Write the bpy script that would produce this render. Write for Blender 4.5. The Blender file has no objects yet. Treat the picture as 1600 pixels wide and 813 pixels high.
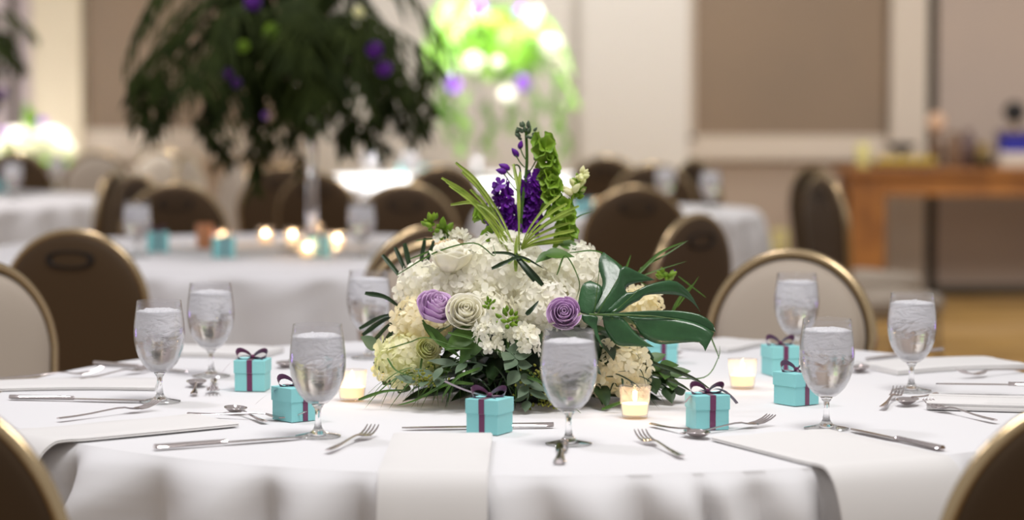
import bpy, math, random
from mathutils import Vector, Matrix, noise
from math import sin, cos, pi, sqrt, atan2, radians, exp

# ------------------------------------------------------------------ camera, world, light, exposure
sc = bpy.context.scene
COL = sc.collection
EYE = 1.283                      # lens height
F = 4049.0                       # focal length in pixels of a 1600 px wide frame
TH = math.atan(286.5 / F)        # downward tilt
TABLE_Z = 0.760

cam_d = bpy.data.cameras.new('camera')
cam = bpy.data.objects.new('camera', cam_d)
COL.objects.link(cam)
cam.location = (0, 0, EYE)
cam.rotation_euler = (pi / 2 - TH, 0, 0)
cam_d.sensor_width = 36
cam_d.lens = 36 * F / 1600
cam_d.clip_start = 0.05
cam_d.clip_end = 100
cam_d.dof.use_dof = True
cam_d.dof.focus_distance = 4.0
cam_d.dof.aperture_fstop = 2.5
sc.camera = cam

sc.view_settings.view_transform = 'Standard'
sc.view_settings.look = 'None'
sc.view_settings.gamma = 1.0
sc.view_settings.use_curve_mapping = False
sc.view_settings.exposure = 0.0
try:
    sc.cycles.use_denoising = True
    sc.cycles.denoiser = 'OPENIMAGEDENOISE'
    sc.cycles.max_bounces = 14
    sc.cycles.transmission_bounces = 12
    sc.cycles.transparent_max_bounces = 16
    sc.cycles.sample_clamp_indirect = 6
    sc.cycles.blur_glossy = 0.5
except Exception:
    pass

world = bpy.data.worlds.new('room_ambience')
sc.world = world
world.use_nodes = True
bg = world.node_tree.nodes['Background']
bg.inputs[0].default_value = (1.0, 0.955, 0.93, 1)
bg.inputs[1].default_value = 0.48


def C(px, py, d):
    """world point seen at pixel (px, py) at distance d into the room"""
    u, v = (px - 800) / F, (406.5 - py) / F
    y = cos(TH) + v * sin(TH)
    z = -sin(TH) + v * cos(TH)
    k = d / y
    return Vector((u * k, d, EYE + z * k))


def P(px, py, z=TABLE_Z):
    """world point of pixel (px, py) on the horizontal plane z"""
    u, v = (px - 800) / F, (406.5 - py) / F
    y = cos(TH) + v * sin(TH)
    zz = -sin(TH) + v * cos(TH)
    k = (z - EYE) / zz
    return Vector((u * k, y * k, z))


def area_light(name, loc, size, energy, color=(1, 0.93, 0.85), target=None, size_y=None, spread=None):
    l = bpy.data.lights.new(name, 'AREA')
    l.energy = energy
    l.color = color
    l.size = size
    if size_y:
        l.shape = 'RECTANGLE'
        l.size_y = size_y
    else:
        l.shape = 'DISK'
    if spread:
        l.spread = radians(spread)
    o = bpy.data.objects.new(name, l)
    COL.objects.link(o)
    o.location = loc
    if target is not None:
        o.rotation_euler = (Vector(target) - Vector(loc)).to_track_quat('-Z', 'Y').to_euler()
    return o


TC = Vector((0.053, 4.285, 0))    # centre of the near table
TR = 0.915

# ceiling light over the near table, house lights over the far tables
area_light('ceiling_light', (0.35, 3.2, 3.7), 1.3, 44, (1, 0.975, 0.96), (0.1, 4.4, 0.7), spread=130)
area_light('ceiling_light', (-1.6, 4.9, 3.7), 0.5, 15, (0.95, 0.92, 1.0), (0, 4.4, 0.8), spread=120)
area_light('violet_uplight', (-3.6, 6.4, 0.5), 0.35, 2.2, (0.42, 0.22, 1.0), (-0.4, 4.4, 0.9))
area_light('violet_uplight', (3.4, 6.6, 0.5), 0.35, 1.6, (0.42, 0.22, 1.0), (0.4, 4.4, 0.9))
area_light('ceiling_light', (-0.8, 7.4, 3.9), 0.8, 16, (0.98, 0.92, 0.95), (-0.8, 7.8, 0.7), spread=95)
area_light('ceiling_light', (-0.2, 12.6, 3.9), 0.5, 70, (1, 0.98, 0.95), (-0.2, 13.1, 0.8), spread=50)
area_light('ceiling_light', (-2.6, 13.4, 3.9), 0.5, 70, (1, 0.98, 0.95), (-2.6, 13.9, 0.8), spread=46)
area_light('ceiling_light', (-2.6, 10.4, 3.9), 0.6, 22, (1, 0.92, 0.90), (-2.6, 11.1, 0.8), spread=80)
area_light('ceiling_light', (0.6, 9.4, 3.9), 0.8, 16, (1, 0.94, 0.9), (0.4, 10.2, 0.7), spread=90)
area_light('ceiling_light', (3.4, 10.2, 3.8), 1.8, 62, (1, 0.96, 0.92), (2.9, 15.0, 0.2), spread=100)
area_light('wall_washer', (0.6, 14.0, 4.3), 1.0, 17, (1, 0.99, 0.98), (0.55, 15.3, 1.5), spread=90)
area_light('wall_washer', (-2.45, 14.5, 4.2), 0.5, 2.2, (1, 0.84, 0.58), (-2.65, 15.3, 1.8), spread=80)

# ------------------------------------------------------------------ helpers


def S(r, g, b):
    """sRGB 0-255 to linear"""
    f = lambda c: (c / 255) / 12.92 if c / 255 <= 0.04045 else ((c / 255 + 0.055) / 1.055) ** 2.4
    return (f(r), f(g), f(b), 1)


def material(name, color, rough=0.6, metal=0.0, bump=None, var=None, trans=0.0, ior=1.45, sss=0.0,
             sheen=0.0, emit=None, coat=0.0, translucent=0.0, tint_scale=8.0, spec=0.5):
    m = bpy.data.materials.new(name)
    m.use_nodes = True
    nt = m.node_tree
    p = nt.nodes['Principled BSDF']
    p.inputs['Base Color'].default_value = color
    p.inputs['Roughness'].default_value = rough
    p.inputs['Metallic'].default_value = metal
    p.inputs['IOR'].default_value = ior
    p.inputs['Transmission Weight'].default_value = trans
    p.inputs['Specular IOR Level'].default_value = spec
    if coat:
        p.inputs['Coat Weight'].default_value = coat
        p.inputs['Coat Roughness'].default_value = 0.15
    if sheen:
        p.inputs['Sheen Weight'].default_value = sheen
    if sss:
        p.inputs['Subsurface Weight'].default_value = sss
        p.inputs['Subsurface Radius'].default_value = (0.01, 0.008, 0.006)
    if emit:
        p.inputs['Emission Color'].default_value = emit[0]
        p.inputs['Emission Strength'].default_value = emit[1]
    tc = nt.nodes.new('ShaderNodeTexCoord')
    if var:
        n = nt.nodes.new('ShaderNodeTexNoise')
        n.inputs['Scale'].default_value = tint_scale
        n.inputs['Detail'].default_value = 4
        r = nt.nodes.new('ShaderNodeValToRGB')
        r.color_ramp.elements[0].position = 0.35
        r.color_ramp.elements[0].color = color
        r.color_ramp.elements[1].position = 0.68
        r.color_ramp.elements[1].color = var
        nt.links.new(tc.outputs['Object'], n.inputs['Vector'])
        nt.links.new(n.outputs['Fac'], r.inputs['Fac'])
        nt.links.new(r.outputs['Color'], p.inputs['Base Color'])
    if bump:
        n2 = nt.nodes.new('ShaderNodeTexNoise')
        n2.inputs['Scale'].default_value = bump[0]
        n2.inputs['Detail'].default_value = 5
        b = nt.nodes.new('ShaderNodeBump')
        b.inputs['Strength'].default_value = bump[1]
        b.inputs['Distance'].default_value = bump[2] if len(bump) > 2 else 0.002
        nt.links.new(tc.outputs['Object'], n2.inputs['Vector'])
        nt.links.new(n2.outputs['Fac'], b.inputs['Height'])
        nt.links.new(b.outputs['Normal'], p.inputs['Normal'])
    if translucent:
        t = nt.nodes.new('ShaderNodeBsdfTranslucent')
        mx = nt.nodes.new('ShaderNodeMixShader')
        mx.inputs[0].default_value = translucent
        out = nt.nodes['Material Output']
        if var:
            nt.links.new(r.outputs['Color'], t.inputs['Color'])
        else:
            t.inputs['Color'].default_value = color
        nt.links.new(p.outputs[0], mx.inputs[1])
        nt.links.new(t.outputs[0], mx.inputs[2])
        nt.links.new(mx.outputs[0], out.inputs['Surface'])
    return m


M = {}
M['cloth'] = material('white_linen', (0.68, 0.675, 0.69, 1), 0.85, bump=(900, 0.12, 0.0006), sheen=0.2)
M['napkin'] = material('napkin_linen', (0.665, 0.65, 0.64, 1), 0.9, bump=(700, 0.2, 0.0008), sheen=0.2)
M['chair_back'] = material('brown_vinyl', S(74, 57, 38), 0.55, bump=(260, 0.15), spec=0.3)
M['chair_front'] = material('taupe_upholstery', S(172, 160, 146), 0.85, bump=(500, 0.3, 0.001))
M['gold'] = material('champagne_gold_metal', S(192, 170, 134), 0.26, 1.0)
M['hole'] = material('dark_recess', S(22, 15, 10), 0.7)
M['silver'] = material('polished_silver', S(214, 205, 204), 0.12, 1.0)
M['glass'] = material('clear_glass', (1, 1, 1, 1), 0.0, trans=1.0, ior=1.45)
M['teal'] = material('robin_egg_card', S(138, 206, 208), 0.55, bump=(300, 0.08))
M['ribbon'] = material('plum_satin', S(100, 28, 78), 0.32, sheen=0.6, bump=(1500, 0.2, 0.0004))
M['wax'] = material('candle_wax', S(250, 236, 210), 0.5, sss=0.6, emit=((1.0, 0.66, 0.34, 1), 0.9))  # emission stands in for flame light glowing through the wax
M['flame'] = material('flame', (1, 0.8, 0.5, 1), 0.5, emit=((1.0, 0.72, 0.42, 1), 60))
M['wick'] = material('wick', (0.03, 0.02, 0.02, 1), 0.9)
M['petal_white'] = material('white_petals', S(253, 251, 244), 0.6, var=S(248, 246, 228), translucent=0.5, tint_scale=30)
M['petal_cream'] = material('cream_petals', S(250, 246, 216), 0.6, var=S(232, 236, 176), translucent=0.5, tint_scale=24)
M['petal_warm'] = material('warm_cream_petals', S(252, 246, 222), 0.6, var=S(246, 236, 198), translucent=0.5, tint_scale=24)
M['lavender'] = material('lavender_rose_petals', S(228, 202, 230), 0.55, var=S(214, 178, 220), translucent=0.25, tint_scale=40)
M['rose_white'] = material('ivory_rose_petals', S(254, 252, 243), 0.55, var=S(251, 248, 230), translucent=0.4, tint_scale=40)
M['purple'] = material('violet_petals', S(112, 30, 158), 0.55, var=S(80, 14, 128), translucent=0.2, tint_scale=50)
M['lilac'] = material('lilac_petals', S(170, 110, 220), 0.6, translucent=0.2)
M['palm_green'] = material('palm_leaf', S(150, 168, 70), 0.45, var=S(116, 140, 50), tint_scale=40, translucent=0.3)
M['green_dark'] = material('dark_leaf', S(38, 62, 26), 0.4, var=S(22, 44, 20), tint_scale=20, translucent=0.1)
M['green_mid'] = material('mid_leaf', S(78, 112, 42), 0.42, var=S(58, 92, 34), tint_scale=30, translucent=0.2)
M['green_lime'] = material('lime_leaf', S(140, 172, 52), 0.5, var=S(110, 150, 40), tint_scale=40, translucent=0.3)
M['monstera'] = material('monstera_leaf', S(46, 90, 50), 0.30, var=S(34, 72, 38), tint_scale=22, coat=0.35, translucent=0.14, bump=(120, 0.35, 0.002))
M['euca'] = material('eucalyptus_leaf', S(98, 116, 92), 0.6, var=S(74, 96, 72), tint_scale=30, translucent=0.12)
M['seed'] = material('seed_eucalyptus', S(150, 150, 58), 0.6, var=S(110, 118, 40), tint_scale=60)
M['bg_dark'] = material('shaded_palm', S(46, 56, 18), 0.85, var=S(28, 38, 12), tint_scale=9, spec=0.15)  # shade on the backlit tall palms is put into this dark green
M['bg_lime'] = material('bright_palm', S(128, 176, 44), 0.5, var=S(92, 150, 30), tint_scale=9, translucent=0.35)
M['acrylic'] = material('clear_acrylic', (0.95, 0.95, 1, 1), 0.03, trans=1.0, ior=1.3)
M['bowl'] = material('dark_vase', S(30, 34, 28), 0.4)
M['wood'] = material('honey_oak', S(158, 102, 44), 0.5, var=S(122, 74, 30), tint_scale=5)
M['black'] = material('black_metal', S(24, 22, 22), 0.5)
M['copper'] = material('copper_glass', S(214, 150, 110), 0.3, 0.6)


def water_material():
    m = bpy.data.materials.new('iced_water')
    m.use_nodes = True
    nt = m.node_tree
    N, L = nt.nodes, nt.links
    p = N['Principled BSDF']
    p.inputs['Transmission Weight'].default_value = 1
    p.inputs['IOR'].default_value = 1.33
    p.inputs['Roughness'].default_value = 0.02
    p.inputs['Base Color'].default_value = (1, 1, 1, 1)
    tc = N.new('ShaderNodeTexCoord')
    mp = N.new('ShaderNodeMapping')
    mp.inputs['Scale'].default_value = (30, 30, 75)
    mp.inputs['Rotation'].default_value = (0.3, 0.35, 0)
    no = N.new('ShaderNodeTexNoise')
    no.inputs['Scale'].default_value = 1.0
    no.inputs['Detail'].default_value = 8
    no.inputs['Distortion'].default_value = 1.6
    L.new(tc.outputs['Object'], mp.inputs['Vector'])
    L.new(mp.outputs['Vector'], no.inputs['Vector'])
    b = N.new('ShaderNodeBump')
    b.inputs['Strength'].default_value = 0.9
    b.inputs['Distance'].default_value = 0.011
    L.new(no.outputs['Fac'], b.inputs['Height'])
    b2 = N.new('ShaderNodeBump')
    b2.inputs['Strength'].default_value = 0.6
    b2.inputs['Distance'].default_value = 0.0022
    L.new(no.outputs['Fac'], b2.inputs['Height'])
    L.new(b2.outputs['Normal'], p.inputs['Normal'])
    # crushed ice: cloudy white, thickest near the top of the drink
    sx = N.new('ShaderNodeSeparateXYZ')
    L.new(tc.outputs['Object'], sx.inputs[0])
    mr = N.new('ShaderNodeMapRange')
    mr.inputs[1].default_value = 0.07
    mr.inputs[2].default_value = 0.135
    mr.inputs[3].default_value = -0.28
    mr.inputs[4].default_value = 0.30
    L.new(sx.outputs['Z'], mr.inputs[0])
    ad = N.new('ShaderNodeMath')
    ad.operation = 'ADD'
    L.new(no.outputs['Fac'], ad.inputs[0])
    L.new(mr.outputs[0], ad.inputs[1])
    rp = N.new('ShaderNodeMapRange')
    rp.inputs[1].default_value = 0.45
    rp.inputs[2].default_value = 0.62
    rp.inputs[3].default_value = 0.0
    rp.inputs[4].default_value = 0.92
    L.new(ad.outputs[0], rp.inputs[0])
    d = N.new('ShaderNodeBsdfDiffuse')
    d.inputs[0].default_value = (0.97, 0.97, 0.98, 1)
    t = N.new('ShaderNodeBsdfTranslucent')
    t.inputs[0].default_value = (0.95, 0.95, 0.98, 1)
    m1 = N.new('ShaderNodeMixShader')
    m1.inputs[0].default_value = 0.35
    L.new(b.outputs['Normal'], d.inputs['Normal'])
    L.new(d.outputs[0], m1.inputs[1])
    L.new(t.outputs[0], m1.inputs[2])
    m2 = N.new('ShaderNodeMixShader')
    L.new(rp.outputs[0], m2.inputs[0])
    L.new(p.outputs[0], m2.inputs[1])
    L.new(m1.outputs[0], m2.inputs[2])
    L.new(m2.outputs[0], N['Material Output'].inputs['Surface'])
    return m


M['water'] = water_material()
M['ice'] = material('crushed_ice', (0.95, 0.95, 0.97, 1), 0.25, trans=0.35, ior=1.31, bump=(260, 0.9, 0.004))


def thin_glass(name, tint, haze=0.0, gloss=1.0):
    """glass wall so thin that it does not bend the view: clear, with a Fresnel reflection, and a little haze"""
    m = bpy.data.materials.new(name)
    m.use_nodes = True
    N, L = m.node_tree.nodes, m.node_tree.links
    N.remove(N['Principled BSDF'])
    lw = N.new('ShaderNodeLayerWeight')
    lw.inputs[0].default_value = 0.5
    pw = N.new('ShaderNodeMath')
    pw.operation = 'POWER'
    pw.inputs[1].default_value = 3.2
    L.new(lw.outputs['Facing'], pw.inputs[0])
    fr = N.new('ShaderNodeMath')
    fr.operation = 'MULTIPLY_ADD'
    fr.inputs[1].default_value = 0.9
    fr.inputs[2].default_value = 0.03
    L.new(pw.outputs[0], fr.inputs[0])
    tr = N.new('ShaderNodeBsdfTransparent')
    tr.inputs[0].default_value = tint
    gl = N.new('ShaderNodeBsdfGlossy')
    gl.inputs['Roughness'].default_value = 0.02
    mx = N.new('ShaderNodeMixShader')
    L.new(fr.outputs[0], mx.inputs[0])
    L.new(tr.outputs[0], mx.inputs[1])
    L.new(gl.outputs[0], mx.inputs[2])
    last = mx
    if haze:
        tl = N.new('ShaderNodeBsdfTranslucent')
        tl.inputs[0].default_value = (1, 0.96, 0.92, 1)
        m2 = N.new('ShaderNodeMixShader')
        m2.inputs[0].default_value = haze
        L.new(mx.outputs[0], m2.inputs[1])
        L.new(tl.outputs[0], m2.inputs[2])
        last = m2
    L.new(last.outputs[0], N['Material Output'].inputs['Surface'])
    return m


M['bowl_glass'] = thin_glass('goblet_wall', (0.97, 0.97, 0.98, 1), 0.03)
M['votive'] = thin_glass('votive_glass', (0.98, 0.96, 0.94, 1), 0.09)


class MB:
    """gathers vertices and faces of ONE mesh"""

    def __init__(s):
        s.v, s.f = [], []

    def add(s, vs, fs):
        k = len(s.v)
        s.v += [Vector(v) for v in vs]
        s.f += [tuple(i + k for i in f) for f in fs]
        return s

    def grid(s, rows, closed_u=False, closed_v=False):
        n, m = len(rows), len(rows[0])
        vs = [p for r in rows for p in r]
        fs = []
        for i in range(n if closed_v else n - 1):
            for j in range(m if closed_u else m - 1):
                a, b = i, (i + 1) % n
                c, d = j, (j + 1) % m
                fs.append((a * m + c, a * m + d, b * m + d, b * m + c))
        return s.add(vs, fs)

    def lathe(s, prof, n=48, c=(0, 0, 0)):
        rows = []
        for r, z in prof:
            rows.append([Vector((c[0] + r * cos(2 * pi * i / n), c[1] + r * sin(2 * pi * i / n), c[2] + z)) for i in range(n)])
        k = len(s.v)
        s.grid(rows, closed_u=True)
        m = len(prof)
        if prof[0][0] > 0.0002:
            s.f.append(tuple(k + i for i in reversed(range(n))))
        if prof[-1][0] > 0.0002:
            s.f.append(tuple(k + (m - 1) * n + i for i in range(n)))
        return s

    def box(s, lo, hi, bev=0.0):
        x0, y0, z0 = lo
        x1, y1, z1 = hi
        if not bev:
            vs = [(x, y, z) for z in (z0, z1) for (x, y) in ((x0, y0), (x1, y0), (x1, y1), (x0, y1))]
            return s.add(vs, [(3, 2, 1, 0), (4, 5, 6, 7), (0, 1, 5, 4), (1, 2, 6, 5), (2, 3, 7, 6), (3, 0, 4, 7)])
        b = bev
        rows = []
        for z, i in ((z0, b), (z0 + b * .3, b * .3), (z0 + b, 0), (z1 - b, 0), (z1 - b * .3, b * .3), (z1, b)):
            ring = []
            for cx, cy, a0 in ((x1 - b - 0, y1 - b, 0), (x0 + b, y1 - b, 90), (x0 + b, y0 + b, 180), (x1 - b, y0 + b, 270)):
                for k in range(4):
                    a = radians(a0 + k * 30)
                    rr = b - i
                    ring.append((cx + rr * cos(a), cy + rr * sin(a), z))
            rows.append(ring)
        k = len(s.v)
        s.grid(rows, closed_u=True)
        s.f.append(tuple(k + i for i in reversed(range(16))))
        s.f.append(tuple(k + 5 * 16 + i for i in range(16)))
        return s

    def tube(s, pts, r, n=8, closed=False, taper=None):
        pts = [Vector(p) for p in pts]
        rows = []
        prev = None
        m = len(pts)
        for i, p in enumerate(pts):
            if closed:
                t = pts[(i + 1) % m] - pts[i - 1]
            else:
                t = pts[min(i + 1, m - 1)] - pts[max(i - 1, 0)]
            t.normalize()
            if prev is None:
                a = Vector((0, 0, 1)) if abs(t.z) < 0.9 else Vector((1, 0, 0))
                prev = t.cross(a).normalized()
            u = (prev - t * prev.dot(t)).normalized()
            prev = u
            w = t.cross(u)
            rr = r if taper is None else r * taper[i]
            rows.append([p + (u * cos(2 * pi * k / n) + w * sin(2 * pi * k / n)) * rr for k in range(n)])
        k0 = len(s.v)
        s.grid(rows, closed_u=True, closed_v=closed)
        if not closed:
            s.f.append(tuple(k0 + i for i in reversed(range(n))))
            s.f.append(tuple(k0 + (m - 1) * n + i for i in range(n)))
        return s

    def ribbon(s, pts, w, nrm=None, fold=0.0, cols=2, taper=None, thick=0.0):
        """strip along pts, width w, its face towards nrm, folded along the middle; widths follow taper"""
        pts = [Vector(p) for p in pts]
        m = len(pts)
        nrm = Vector(nrm) if nrm is not None else Vector((0, -1, 0.3))
        rows = []
        for i, p in enumerate(pts):
            t = (pts[min(i + 1, m - 1)] - pts[max(i - 1, 0)])
            if t.length < 1e-9:
                t = Vector((0, 0, 1))
            t.normalize()
            sd = t.cross(nrm)
            if sd.length < 1e-4:
                sd = t.cross(Vector((1, 0, 0)))
            sd.normalize()
            up = sd.cross(t).normalized()
            ww = w * (taper(i / (m - 1)) if taper else 1)
            row = []
            for c in range(cols + 1):
                q = c / cols * 2 - 1
                row.append(p + sd * q * ww / 2 + up * (-abs(q) * 0 + (1 - abs(q)) * -fold * ww))
            if thick:
                for c in range(cols, -1, -1):
                    row.append(row[c] - up * thick)
            rows.append(row)
        s.grid(rows, closed_u=bool(thick))
        return s

    def build(s, name, mat, parent=None, smooth=True, sub=0, bevel=0):
        me = bpy.data.meshes.new(name)
        off = parent_loc(parent)
        me.from_pydata([v - off for v in s.v], [], s.f)
        me.materials.append(mat)
        if smooth:
            me.polygons.foreach_set('use_smooth', [True] * len(me.polygons))
        me.update()
        o = bpy.data.objects.new(name, me)
        COL.objects.link(o)
        if parent:
            o.parent = parent
        if sub:
            md = o.modifiers.new('subdivision', 'SUBSURF')
            md.levels = md.render_levels = sub
        if bevel:
            md = o.modifiers.new('bevel', 'BEVEL')
            md.width = bevel
            md.segments = 3
            md.limit_method = 'ANGLE'
        if smooth:
            try:
                me.set_sharp_from_angle(angle=radians(50))
            except Exception:
                pass
        return o


def parent_loc(o):
    v = Vector((0, 0, 0))
    while o is not None:
        v += Vector(o.location)
        o = o.parent
    return v


def tag(o, label=None, cat=None, group=None, kind=None):
    if label:
        o['label'] = label
    if cat:
        o['category'] = cat
    if group:
        o['group'] = group
    if kind:
        o['kind'] = kind
    return o


def empty(name, loc=(0, 0, 0), rz=0.0, label=None, cat=None, group=None):
    o = bpy.data.objects.new(name, None)
    COL.objects.link(o)
    o.empty_display_size = 0.05
    o.location = loc
    o.rotation_euler = (0, 0, rz)
    return tag(o, label, cat, group)


def copy_tree(o, parent=None):
    c = o.copy()
    COL.objects.link(c)
    c.parent = parent
    for ch in list(o.children):
        copy_tree(ch, c)
    return c


def bez(p0, p1, p2, n=10):
    p0, p1, p2 = Vector(p0), Vector(p1), Vector(p2)
    return [p0 * (1 - t) ** 2 + p1 * 2 * t * (1 - t) + p2 * t * t for t in [i / n for i in range(n + 1)]]


def smooth_path(pts, n=6):
    """Catmull-Rom through pts"""
    pts = [Vector(p) for p in pts]
    q = [pts[0] * 2 - pts[1]] + pts + [pts[-1] * 2 - pts[-2]]
    out = []
    for i in range(1, len(q) - 2):
        a, b, c, d = q[i - 1], q[i], q[i + 1], q[i + 2]
        for k in range(n):
            t = k / n
            out.append(0.5 * (b * 2 + (c - a) * t + (a * 2 - b * 5 + c * 4 - d) * t * t + (b * 3 - a - c * 3 + d) * t ** 3))
    out.append(pts[-1])
    return out


# ------------------------------------------------------------------ the room
WY = 15.3
wx = lambda px, y=WY: (px - 800) / F * y
wz = lambda py, y=WY: C(800, py, y).z


def wall_mat(name, col, var=None, bump=None, rough=0.8):
    return material(name, col, rough, bump=bump, var=var, tint_scale=1.5)


W_CREAM = wall_mat('cream_paint', S(216, 209, 200))
W_PANEL = wall_mat('brown_fabric_panel', S(138, 118, 98), S(132, 114, 96), (120, 0.3, 0.003))
W_DADO = wall_mat('taupe_wallcover', S(168, 150, 134), None, (120, 0.2, 0.003))
W_TRIM = wall_mat('trim_paint', S(198, 184, 168), rough=0.5)
W_DARK = wall_mat('dark_gap', S(62, 54, 42))
W_PART = wall_mat('partition_fabric', S(168, 152, 140), S(174, 156, 142), (120, 0.3, 0.003))
W_LILAC = wall_mat('pale_lilac_paint', S(186, 170, 168))


def carpet_material():
    m = bpy.data.materials.new('gold_brown_carpet')
    m.use_nodes = True
    nt = m.node_tree
    N, L = nt.nodes, nt.links
    p = N['Principled BSDF']
    p.inputs['Roughness'].default_value = 0.95
    tc = N.new('ShaderNodeTexCoord')
    mp = N.new('ShaderNodeMapping')
    mp.inputs['Scale'].default_value = (0.6, 1.0, 1.0)
    no = N.new('ShaderNodeTexNoise')
    no.inputs['Scale'].default_value = 1.6
    no.inputs['Detail'].default_value = 3
    no.inputs['Distortion'].default_value = 1.2
    r = N.new('ShaderNodeValToRGB')
    e = r.color_ramp.elements
    e[0].position, e[0].color = 0.36, S(112, 82, 42)
    e[1].position, e[1].color = 0.62, S(168, 134, 84)
    x = e.new(0.5)
    x.color = S(158, 122, 60)
    L.new(tc.outputs['Object'], mp.inputs[0])
    L.new(mp.outputs[0], no.inputs[0])
    L.new(no.outputs['Fac'], r.inputs[0])
    L.new(r.outputs[0], p.inputs['Base Color'])
    return m


def struct(name, mb, mat, **k):
    o = mb.build(name, mat, smooth=False, **k)
    o['kind'] = 'structure'
    return o


struct('floor', MB().box((-9, -3, -0.05), (9, 15.6, 0)), carpet_material())
struct('wall_back', MB().box((-9, WY, 0), (9, WY + 0.2, 4.6)), W_CREAM)
n_trim = [0]


def trim(lo, hi, mat):
    n_trim[0] += 1
    return struct('trim_%d' % n_trim[0], MB().box(lo, hi), mat)


# right: framed fabric panel over a chair rail and dado
zr0, zr1 = wz(250), wz(211)
trim((wx(1085), WY - 0.03, zr1), (wx(1384), WY, 4.3), W_PANEL)
trim((wx(1073), WY - 0.045, zr1 - 0.03), (wx(1085), WY, 4.4), W_TRIM)
trim((wx(1073), WY - 0.045, zr0 + 0.055), (wx(1386), WY, zr1), W_TRIM)
trim((wx(1073), WY - 0.075, zr0), (wx(1386), WY, zr0 + 0.058), W_TRIM)
trim((wx(1076), WY - 0.02, 0.0), (wx(1386), WY, zr0), W_DADO)
trim((wx(1386), WY - 0.14, 0), (wx(1441), WY, 4.6), W_TRIM)          # pilaster
trim((wx(1441), WY - 0.08, 0), (wx(1459), WY, 4.6), W_DARK)
trim((wx(1459), WY - 0.12, 0.03), (wx(2300), WY, 4.6), W_PART)
trim((wx(1450), WY - 0.14, 0.0), (wx(2300), WY, 0.06), W_DARK)
# middle: cream bay
trim((wx(907), WY - 0.12, 0), (wx(1073), WY, 4.6), W_CREAM)
# left: panel, chair rail, pilaster
trim((wx(137), WY - 0.03, zr1 + 0.03), (wx(480), WY, 4.3), W_PANEL)
trim((wx(133), WY - 0.05, zr0 + 0.06), (wx(486), WY, zr1 + 0.035), W_TRIM)
trim((wx(133), WY - 0.075, zr0), (wx(486), WY, zr0 + 0.058), W_TRIM)
trim((wx(137), WY - 0.02, 0.0), (wx(484), WY, zr0), W_DADO)
trim((wx(58), WY - 0.12, 0), (wx(134), WY, 4.6), wall_mat('warm_lit_paint', S(208, 194, 168)))  # pilaster: warm wash of light is put into its yellower paint colour
trim((wx(32), WY - 0.05, 0), (wx(58), WY, 4.6), W_LILAC)
trim((wx(20), WY - 0.07, 0), (wx(32), WY, 4.6), W_DARK)
trim((wx(-700), WY - 0.05, 0), (wx(20), WY, 4.6), W_LILAC)
b_ = MB().box((wx(484), WY - 0.03, 0), (wx(906), WY, 0.12)).build('baseboard_back', W_TRIM, smooth=False)
b_['kind'] = 'structure'

# ------------------------------------------------------------------ tablecloths


def cloth(center, R, ridges, seed, nphi=360, label='', floor_z=0.02, amp=0.055, deep=1.0):
    """round floor-length cloth: flat top, softly rolled edge, folds that open downwards. ridges: fold crests in radians"""
    rnd = random.Random(seed)
    rid = sorted(r % (2 * pi) for r in ridges)
    wdt = [rnd.uniform(0.75, 1.25) for _ in rid]

    def fold(phi, z):
        phi = (phi + 0.10 * (z / 0.7) * sin(3 * phi + seed)) % (2 * pi)
        n = len(rid)
        for i in range(n):
            a, b = rid[i], rid[(i + 1) % n]
            if b <= a:
                b += 2 * pi
            q = phi if phi >= a else phi + 2 * pi
            if a <= q <= b:
                t = (q - a) / (b - a)
                return (abs(cos(pi * t)) ** 1.4) * (wdt[i] * (1 - t) + wdt[(i + 1) % n] * t)
        return 0.5

    mb = MB()
    rows = []
    phis = [2 * pi * i / nphi for i in range(nphi)]
    for k in range(1, 15):
        r = (R - 0.012) * k / 14
        row = []
        for p in phis:
            x, y = r * cos(p), r * sin(p)
            w = noise.noise(Vector((x * 2.2 + seed, y * 2.2, seed))) * 0.0012
            row.append(Vector((center[0] + x, center[1] + y, TABLE_Z + w - 0.0012)))
        rows.append(row)
    H = TABLE_Z - floor_z
    ss = [0.0, 0.004, 0.009, 0.016, 0.026, 0.04, 0.055, 0.075, 0.10, 0.14, 0.19, 0.26, 0.36, 0.48, 0.6, 0.69, H]
    for s_ in ss:
        row = []
        for p in phis:
            f = fold(p, s_)
            a = amp * (1 - exp(-s_ / (0.045 / deep)))
            roll = 0.016 * (1 - exp(-s_ / 0.008))
            r = R - 0.012 + roll + a * (f - 0.12) + 0.05 * (s_ / H) ** 1.2 + 0.012 * sin(5 * p + seed) * s_ + 0.010 * min(s_ / 0.04, 1) * noise.noise(Vector((p * 9 + s_ * 14, s_ * 7, seed)))
            row.append(Vector((center[0] + r * cos(p), center[1] + r * sin(p), TABLE_Z - 0.001 - s_ - (0.002 if s_ > 0 else 0.0))))
        rows.append(row)
    mb.grid(rows, closed_u=True)
    k0 = len(mb.v)
    mb.v.append(Vector((center[0], center[1], TABLE_Z - 0.001)))
    for i in range(nphi):
        mb.f.append((k0, i, (i + 1) % nphi))
    o = mb.build('tablecloth', M['cloth'])
    return tag(o, label, 'tablecloth', 'white floor length cloths on round tables')


def phi_of(px, r=TR + 0.03):
    """angle on the near table whose rim point shows at pixel column px (camera side)"""
    best, bp = 1e9, 0
    for i in range(2000):
        p = pi + pi * i / 2000
        x, y = TC.x + r * cos(p), TC.y + r * sin(p)
        e = abs(800 + F * x / y - px)
        if e < best:
            best, bp = e, p
    return bp


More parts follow.
